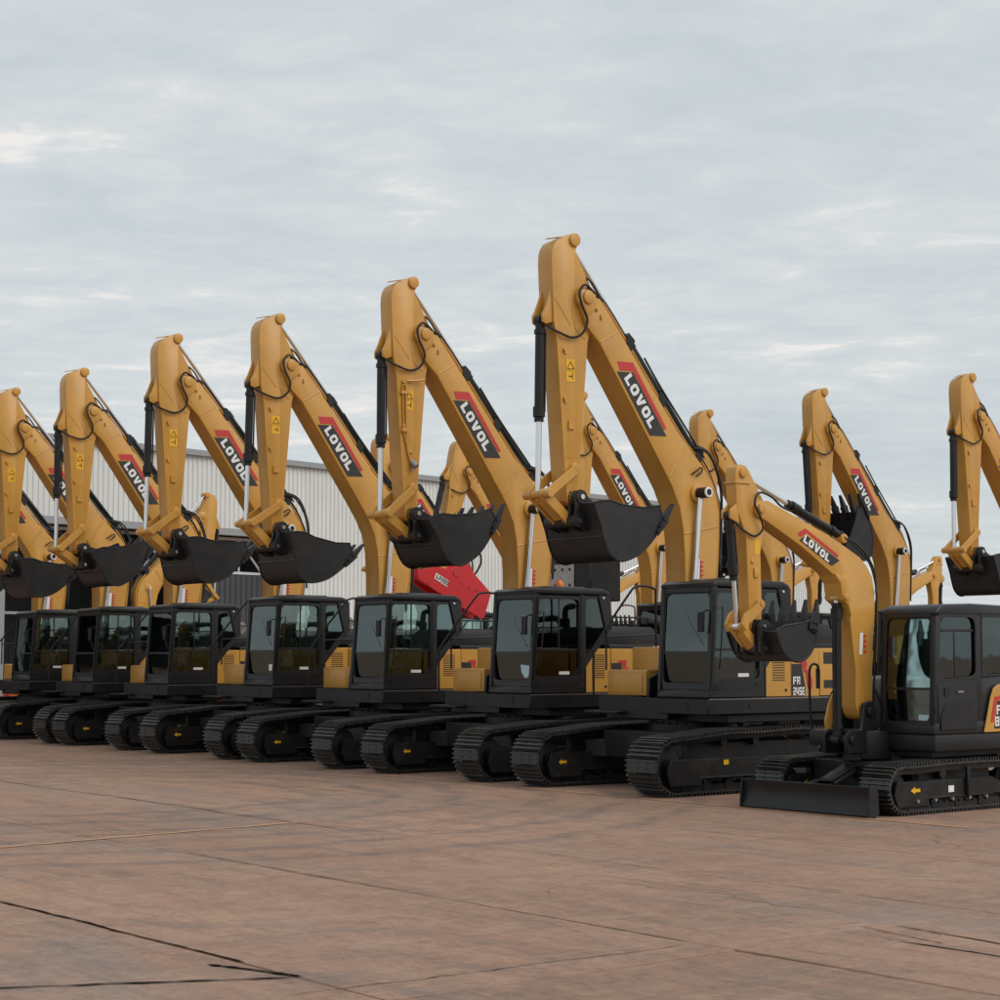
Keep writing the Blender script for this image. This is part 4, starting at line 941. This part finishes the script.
    ob('decal_slash', 'smallslash', lambda b: b.prism([(-.60, 1.08), (-.69, 1.40), (-.95, 1.42), (-.95, 1.37), (-.745, 1.36), (-.66, 1.08)], 1.0752, 1.079), 'decalred', pl)
    ob('decal_plate', 'smallplate', lambda b: b.prism([(-.67, 1.0), (-.75, 1.35), (-1.15, 1.36), (-1.10, 1.0)], 1.0752, 1.078), 'decalblack', pl)
    def txt(b): write(b, 'FR', .12, (-.725, 1.081, 1.175), (-1, 0, 0), (0, 0, 1), gap=.7); write(b, '80', .12, (-.69, 1.081, 1.03), (-1, 0, 0), (0, 0, 1), gap=.7)
    ob('lettering', 'smalltxt', txt, 'white', pl)
    ob('counterweight', 'smallcw', lambda b: b.prismz([(-1.45, -1.04), (-1.45, 1.04), (-1.75, .85), (-1.9, .4), (-1.94, 0), (-1.9, -.4), (-1.75, -.85)], .80, 1.55), 'yellow', root, bevel=.05, seg=2)
    def mir(b):
        b.tube(smooth([(.52, -.92, .95), (.545, -.92, 1.3), (.55, -.92, 1.68), (.50, -.92, 1.80), (.40, -.92, 1.80), (.36, -.92, 1.72)], 4), .017, 7)
    mo = ob('handrail', 'smallrail', mir, 'black', root)
    ob('mirror', 'smallmir', lambda b: b.prism([(.38, 1.48), (.35, 1.50), (.345, 1.74), (.38, 1.76)], -.97, -.90), 'black', mo, bevel=.012)
    # boom
    def boomf(b):
        top = [(.54, 1.3), (.52, 1.96), (.46, 2.45), (.455, 2.70), (.50, 2.92), (.60, 3.06), (.74, 3.17), (1.14, 3.35), (1.86, 3.61), (2.42, 3.80)]
        low = [(2.60, 3.60), (2.47, 3.56), (1.84, 3.27), (1.22, 2.92), (1.05, 2.76), (.97, 2.55), (.93, 2.3), (.85, 1.75), (.86, 1.3)]
        b.prism(top + arc(2.56, 3.70, .10, 120, -60, 5) + low + arc(.70, 1.24, .13, -20, -160, 5), -.12, .12)
        b.prism([(1.25, 2.95), (1.14, 2.83), (1.10, 2.62), (1.00, 2.56), (.94, 2.4), (.96, 2.9)], -.145, .145)
        b.pin(2.56, 3.70, -.16, .16, .06); b.pin(1.05, 2.66, -.17, .17, .045); b.pin(.98, 3.40, -.09, .09, .06)
    boom = ob('boom', 'smallboom', boomf, 'yellow', root, bevel=.01, seg=2)
    corners = [(1.752, 3.41), (1.133, 3.114), (1.28, 3.041), (1.872, 3.342)]; red = [(1.905, 3.425), (1.76, 3.492), (1.148, 3.182), (1.178, 3.152), (1.73, 3.436), (1.855, 3.381)]
    decal(boom, .122, 'small', (-.885, -.465), (1.815, 3.328), .10, corners, red, 1.28)
    ob('warning_strip', 'smallwarn', lambda b: b.prism([(.76, 2.21), (.70, 2.21), (.725, 1.935), (.785, 1.935)], .122, .125), 'white', boom)
    def tri(b):
        for k in range(4): z = 2.195 - .065 * k; b.prism([(.69, z), (.69 + .01, z - .055), (.63, z - .03)], .122, .125)
    ob('warning_triangle', 'smalltri', tri, 'decalred', boom)
    def stickf(b):
        prof = [(2.93, 4.18), (2.95, 4.10), (2.93, 3.69), (2.78, 3.36), (2.74, 2.45), (2.71, 2.27)] + arc(2.62, 2.27, .09, 0, -180, 5) + [(2.52, 2.5), (2.53, 3.16), (2.46, 3.45), (2.44, 3.6), (2.47, 3.80), (2.72, 4.16), (2.78, 4.21), (2.88, 4.22)]
        b.prism(prof, -.085, .085); b.pin(2.83, 4.12, -.12, .12, .06); b.pin(2.58, 2.55, -.13, .13, .055)
        b.box(2.70, 2.97, -.10, .10, 3.985, 4.01)
        for s in (-1, 1): b.prism([(2.92, 3.75), (3.04, 3.66), (3.04, 3.56), (2.88, 3.50)], s * .05, s * .08)
        b.box(2.58, 2.66, .085, .11, 2.86, 2.98); b.cyl((2.68, .085, 3.05), (2.68, .105, 3.05), .025, 8)
    stick = ob('stick', 'smallstick', stickf, 'yellow', root, bevel=.008, seg=2)
    ob('warning_sticker', 'smallstk', lambda b: b.box(2.545, 2.64, .086, .089, 3.14, 3.32), 'stickeryellow', stick)
    H = lambda key, p, n=4, r=.014: ob('hose', key, lambda b: b.tube(smooth(p, n), r, 7), 'rubber', root)
    H('smallhose1', [(2.95, .06, 3.52), (2.80, .11, 3.40), (2.65, .12, 3.36), (2.54, .14, 3.46), (2.61, .15, 3.62), (2.69, .15, 3.74), (2.65, .15, 3.86), (2.54, .14, 3.89), (2.34, .12, 3.84), (2.19, .11, 3.75), (2.02, .10, 3.70)])
    H('smallhose2', [(1.0, .08, 3.42), (.8, .11, 3.30), (.55, .12, 3.10), (.44, .12, 2.85), (.46, .14, 2.72)])
    H('smallhose3', [(1.05, .04, 3.45), (.82, .1, 3.36), (.52, .1, 3.14), (.40, .1, 2.8), (.44, .1, 2.0), (.5, .1, 1.3)])
    H('smallhose4', [(.50, .13, 1.5), (.42, .16, 1.3), (.40, .2, 1.1), (.5, .18, .98)])
    cylinder(root, 'stick', (.98, 3.44), (2.83, 4.12), 0, .052, .03, .50)
    cylinder(root, 'boom', (1.08, .87), (1.06, 2.66), 0, .058, .035, .93)
    S = (2.58, 2.55); B1 = (2.62, 2.27); B2 = (2.60, 2.01); Rp = circ(S, .40, B2, .37, True)
    cylinder(root, 'bucket', (2.98, 3.60), tuple(Rp), 0, .05, .03, .55)
    def rocker(b):
        for s in (-1, 1):
            b.prism(smooth([(S[0], S[1] + .05), (2.72, 2.50), (2.86, 2.42), (Rp.x + .06, Rp.y + .03)], 3) + smooth([(Rp.x + .02, Rp.y - .06), (2.82, 2.30), (2.66, 2.40), (S[0] - .05, S[1] - .03)], 3), s * .13 - .02, s * .13 + .02)
        b.pin(S[0], S[1], -.16, .16, .035); b.pin(Rp.x, Rp.y, -.16, .16, .04)
    ob('rocker_link', 'smallrock', rocker, 'yellow', root)
    ob('bucket_link', 'smalllink', lambda b: (link(b, tuple(Rp), B2, .08, .05, .05), link(b, tuple(Rp), B2, -.08, .05, .05), b.tube([(Rp.x * .75 + B2[0] * .25, 0, Rp.y * .75 + B2[1] * .25), (B2[0], 0, B2[1])], .06, 4)), 'yellow', root)
    prof = [(0, -.06), (-.08, -.24), (-.20, -.37), (-.37, -.42), (-.54, -.37), (-.67, -.22), (-.725, -.02), (-.74, .08)]
    rim = [(-.70, .09), (-.45, .045), (-.16, .01), (-.05, -.02)]
    ear = [(-.22, 0), (-.06, .08), (.04, .085), (.085, .02), (.07, -.14), (.07, -.30), (0, -.34), (-.12, -.33)]
    make_bucket(root, 'small', prof, rim, .40, .045, ear, (-.02, -.26), B1, 0, .62)
    return root
small_excavator((-18.63, -15.1), 'small excavator marked FR 80 with a dozer blade lowered to the ground')

# ------------------------------------------------------------------ second and third rows
BACK = [(-22.75, 0, 'excavator in the second row standing behind the small bladed excavator', dict(sc=.972)),
        (-26.7, 66, 'second-row excavator whose curled bucket shows its teeth pointing up to the sky', dict(sc=.99)),
        (-30.3, 55, 'second-row excavator whose boom end peeks out over the FR 245E boom', dict(sc=.978)),
        (-34.55, 0, 'second-row excavator carrying a grey bolted plate attachment behind the beacon-topped cab', dict(tool='plate', sc=1.09)),
        (-39.9, 0, 'second-row excavator with leaning stick that holds the red crusher', dict(tool='crusher', lean=-14, marks=None)),
        (-43.3, 0, 'second-row excavator right behind the piped-stick excavator, only its stick head showing', dict(sc=1.06))]
for y, a, lab, kw in BACK:
    root, (B1, B2) = big_excavator(y, a, lab, x=-33.0, full=False, shoes=False, group='excavators in the second row', **kw)
    if kw.get('tool') == 'plate':
        o = ob('attachment_block', None, lambda b: (b.box(2.05, 3.0, -.70, 1.0, 3.0, 4.05), b.prism([(2.3, 4.05), (2.65, 4.05), (2.58, 4.25), (2.36, 4.25)], -.3, .3)), 'bucketblack', root, bevel=.03)
        pl = ob('wear_plate', None, lambda b: b.box(3.003, 3.03, -.58, .45, 3.10, 3.86), 'wornsteel', o, bevel=.006)
        for j in range(4):
            for k in range(2): ob('bolt', 'platebolt', lambda b: b.cyl((0, 0, 0), (.012, 0, 0), .035, 10), 'black', pl, (3.03, -.46 + .26 * j, 3.74 - .36 * k))
    if kw.get('tool') == 'crusher':
        def shear(b):
            P = [(4.06, 4.23), (4.05, 3.99), (3.34, 3.62), (2.58, 3.25), (1.87, 2.93), (1.75, 2.95), (1.50, 3.66), (2.09, 4.18), (2.34, 4.50), (2.62, 4.42), (2.90, 4.28), (3.41, 4.35)]
            for s in (-1, 1): b.prism(P, s * .22, s * .27)
            b.prism([(3.9, 4.15), (3.9, 4.0), (3.2, 3.72), (2.0, 3.2), (1.8, 3.5), (2.2, 4.0), (2.7, 4.2)], -.22, .22)
        o = ob('crusher_body', None, shear, 'red', root, bevel=.015)
        for x, z, r in ((2.72, 4.22, .14), (2.51, 3.92, .05), (2.26, 3.81, .05), (2.5, 3.36, .05), (1.75, 3.3, .05), (3.7, 3.92, .045), (2.0, 3.75, .05)):
            ob('pin_boss', None, lambda b: b.pin(x, z, .268, .285, r), 'decalred', o)
        pt = ob('name_plate', None, lambda b: b.prism([(3.44, 4.18), (3.0, 3.96), (3.06, 3.80), (3.50, 4.02)], .271, .275), 'white', o)
        dv = Vector((-.44, 0, -.22)).normalized(); uv = Vector((-dv.z, 0, dv.x)); uv = uv if uv.z > 0 else -uv
        ob('lettering', None, lambda b: write(b, 'LP200', .12, (3.455, .277, 4.03), dv, uv, gap=.6), 'decalblack', o)
        ob('hose', None, lambda b: b.tube(smooth([(2.2, .2, 5.4), (2.0, .3, 4.9), (1.9, .3, 4.5), (2.1, .2, 4.1)], 4), .03, 7), 'rubber', root)
small_excavator((-42.3, -40.3), 'small excavator facing away in the third row, beyond the second-row machines', math.pi, 1.28, False, False, 'third row machines facing away')
small_excavator((-42.6, -35.4), 'small excavator facing away beyond the upturned bucket', math.pi, 1.19, False, False, 'third row machines facing away')
small_excavator((-42.4, -48.77), 'small excavator facing away, its stick standing behind the FR 245E boom', math.pi, 1.3, False, False, 'third row machines facing away')
big_excavator(-58.9, 40, 'excavator facing away close to the warehouse wall', x=-30.8, rz=math.pi, full=False, shoes=False, group='third row machines facing away')

# ------------------------------------------------------------------ warehouse
def warehouse():
    P = Vector((-29.65, -64.0)); Q = Vector((-62.9, -70.4)); d = (Q - P).normalized()
    rz = math.atan2(d.y, d.x)
    root = empty('warehouse', (P.x, P.y, 0), rz); tag(root, 'long pale grey corrugated warehouse with a dark open bay behind the excavators', 'warehouse')
    H = 10.22; S0, SB, S1, LZ = -26, 11.6, 62, 7.2       # local x runs along the front, +y faces the yard or away
    sgn = 1 if (Vector((-d.y, d.x)).dot(Vector((0, 0)) - P) > 0) else -1
    def corr(b, x0, x1, z0, z1, y, pitch=.25, dep=.045):
        n = int((x1 - x0) / pitch); ps = []
        for k in range(n):
            x = x0 + k * pitch
            ps += [(x, y), (x + pitch * .55, y), (x + pitch * .65, y + dep * sgn), (x + pitch * .90, y + dep * sgn)]
        ps.append((x1, y))
        m = len(ps); b.add([(p[0], p[1], z0) for p in ps] + [(p[0], p[1], z1) for p in ps], [(i, i + 1, i + 1 + m, i + m) for i in range(m - 1)])
    step = 8.0; x = SB
    while x < S1:
        x1 = min(x + step, S1); ob('wall_panel', None, lambda b: corr(b, x + .01, x1 - .01, .3, H, 0), 'cladding', root); x = x1
    x = S0
    while x < SB:
        x1 = min(x + step, SB); ob('wall_panel', None, lambda b: corr(b, x + .01, x1 - .01, LZ, H, 0), 'cladding', root); x = x1
    bk = -sgn
    def blk(name, x0, x1, y0, y1, z0, z1, m): return ob(name, None, lambda b: b.box(x0, x1, min(y0 * bk, y1 * bk), max(y0 * bk, y1 * bk), z0, z1), m, root)
    blk('eaves_trim', S0, S1, -.10, .10, H + .003, H + .13, 'trim'); blk('gutter', S0, S1, -.22, -.123, H - .12, H + .06, 'trim')
    blk('plinth', SB, S1, .02, .3, 0, .297, 'concretewall'); blk('lintel', S0, SB, -.06, .4, LZ - .28, LZ - .003, 'trim')
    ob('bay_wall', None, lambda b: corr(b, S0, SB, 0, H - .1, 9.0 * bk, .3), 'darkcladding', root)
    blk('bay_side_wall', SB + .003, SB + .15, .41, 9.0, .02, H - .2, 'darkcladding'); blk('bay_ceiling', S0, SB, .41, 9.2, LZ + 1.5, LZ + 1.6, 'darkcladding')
    rf = ob('roof', None, lambda b: b.prismx([(.1 * bk, H + .02), (22 * bk, H + 1.4), (22 * bk, H + 1.3), (.1 * bk, H - .08)], S0, S1), 'trim', root)
    for x in (-20, -12.5, -2.3, 4.4): blk('column', x - .14, x + .14, .05, .39, 0, LZ - .283, 'trim')
    # roof truss of the open bay
    for k in range(14):
        x = S0 + 1 + k * 2.6
        if x > SB - 2.6: break
        for a, b_ in (((x, LZ - 1.75), (x + 1.3, LZ - .4)), ((x + 1.3, LZ - .4), (x + 2.6, LZ - 1.75)), ((x + 1.3, LZ - .4), (x + 1.3, LZ - 1.75))):
            ob('truss_strut', None, lambda b: b.tube([(a[0], 1.0 * bk, a[1]), (b_[0], 1.0 * bk, b_[1])], .05, 6), 'whitesteel', root)
    ob('truss_chord', None, lambda b: b.box(S0, SB - .2, min(.92 * bk, 1.08 * bk), max(.92 * bk, 1.08 * bk), LZ - 1.85, LZ - 1.74), 'whitesteel', root)
    ob('truss_chord', None, lambda b: b.box(S0, SB - .2, min(.92 * bk, 1.08 * bk), max(.92 * bk, 1.08 * bk), LZ - .42, LZ - .30), 'whitesteel', root)
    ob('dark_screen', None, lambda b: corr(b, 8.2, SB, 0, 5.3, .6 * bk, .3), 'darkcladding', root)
    blk('rail', -6, 3.5, .2, .28, 3.45, 3.55, 'trim')
    # far and side walls close the building
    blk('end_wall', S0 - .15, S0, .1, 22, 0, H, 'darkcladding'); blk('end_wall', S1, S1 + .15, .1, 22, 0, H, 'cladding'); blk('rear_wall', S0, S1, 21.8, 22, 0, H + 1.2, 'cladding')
warehouse()

# low distant building and trees at the right, seen between the machines and through the cab glass
def far_building():
    root = empty('office_building', (-92, -82, 0), R(35)); tag(root, 'low pale distant building with a row of windows past the machines', 'building')
    ob('wall', None, lambda b: b.box(-14, 14, -5, 5, 0, 3.7), 'concretewall', root); ob('roof', None, lambda b: b.box(-14.4, 14.4, -5.4, 5.4, 3.703, 4.0), 'trim', root)
    for i in range(12):
        w = ob('window', 'farwin', lambda b: b.box(-.7, .7, -.04, .04, -.6, .6), 'darkcladding', root, (-12.6 + i * 2.3, 5.02, 2.3)); ob('frame', 'farwinf', lambda b: b.box(-.75, .75, -.05, .05, -.68, -.61), 'white', w)
far_building()
def tree(x, y, h, r, label, m):
    root = empty('tree', (x, y, 0), random.uniform(0, 6)); tag(root, label, 'tree', 'trees beyond the yard')
    limbs = [[(0, 0, 0), (.05, .02, h * .3), (-.05, .05, h * .55), (.02, 0, h * .85)]]
    for k in range(6):
        a = k * 1.05 + random.uniform(-.3, .3); z = h * random.uniform(.28, .5); limbs.append([(0, 0, z), (r * .35 * math.cos(a), r * .35 * math.sin(a), z + h * .12), (r * .75 * math.cos(a), r * .75 * math.sin(a), z + h * random.uniform(.18, .32))])
    ob('trunk', None, lambda b: [b.tube(l, [.14, .1, .07, .03][:len(l)] if i == 0 else [.06, .045, .02], 7) for i, l in enumerate(limbs)], 'bark', root)
    def crown(b):
        cl = [(Vector((random.gauss(0, r * .45), random.gauss(0, r * .45), h * random.uniform(.38, .95))), random.uniform(.25, .5) * r) for _ in range(26)]
        for c, rr in cl:
            for _ in range(95):
                v = Vector((random.gauss(0, 1), random.gauss(0, 1), random.gauss(0, .8))).normalized() * rr * random.uniform(.55, 1.05); p = c + v; s = random.uniform(.06, .13)
                n = Vector((random.gauss(0, 1), random.gauss(0, 1), random.gauss(.6, 1))).normalized(); u = n.orthogonal().normalized(); w = n.cross(u)
                b.add([p - u * s, p + w * s * .6, p + u * s, p - w * s * .6], [(0, 1, 2, 3)])
    ob('crown', None, crown, m, root)
TR = [(-66, -53, 3.7, 1.9), (-71, -51.5, 3.9, 2.2), (-69, -47, 3.6, 2.2), (-75, -47, 4.1, 2.5), (-72, -42, 3.8, 2.3), (-79, -43, 4.2, 2.7), (-78, -55, 3.8, 2.2), (-84, -50, 4.1, 2.6)]
for i, (x, y, h, r) in enumerate(TR): tree(x, y, h, r, ('fresh green leafy tree beyond the yard, seen past the small excavator', 'dark green leafy tree beyond the yard, seen past the small excavator')[(i + 1) % 2], 'leaf' if i % 2 else 'leafdark')

# odds and ends standing between the machines
o = ob('steel_block', None, lambda b: b.prism([(-.35, .62), (.45, .62), (.30, .98), (-.45, .98)], -.35, .35), 'red', None, (-21.6, -36.6, 0)); tag(o, 'red painted steel block with a white stripe between two crawlers', 'block')
ob('stripe', None, lambda b: b.box(-.16, -.10, .351, .356, .63, .97), 'white', o)
ob('stand', None, lambda b: b.box(-.3, .3, -.25, .25, 0, .617), 'black', o)
root = empty('trailer', (-20.3, -45.6, 0)); tag(root, 'orange trailer tail with red lamps standing past the last excavator', 'trailer')
ob('tail_beam', None, lambda b: b.box(-.12, .12, -1.1, 1.1, .72, .95), 'orange', root, bevel=.015)
for y in (-.8, .3, .65): ob('tail_lamp', 'taillamp', lambda b: b.box(.121, .14, -.12, .12, -.05, .05), 'decalred', root, (0, y, .83))
ob('chassis', None, lambda b: (b.box(-3.5, -.13, -.5, -.35, .6, .85), b.box(-3.5, -.13, .35, .5, .6, .85), b.box(-3.5, -.2, -1.1, 1.1, .853, .95)), 'trackblack', root)
for s in (-1, 1):
    w = ob('wheel', 'trwheel', lambda b: b.tube([(0, -.13, 0), (0, -.1, 0), (0, .1, 0), (0, .13, 0)], [.36, .42, .42, .36], 24), 'rubber', root, (-1.3, s * .85, .42)); ob('rim', 'trrim', lambda b: b.cyl((0, -.135, 0), (0, .135, 0), .22, 16), 'steel', w)
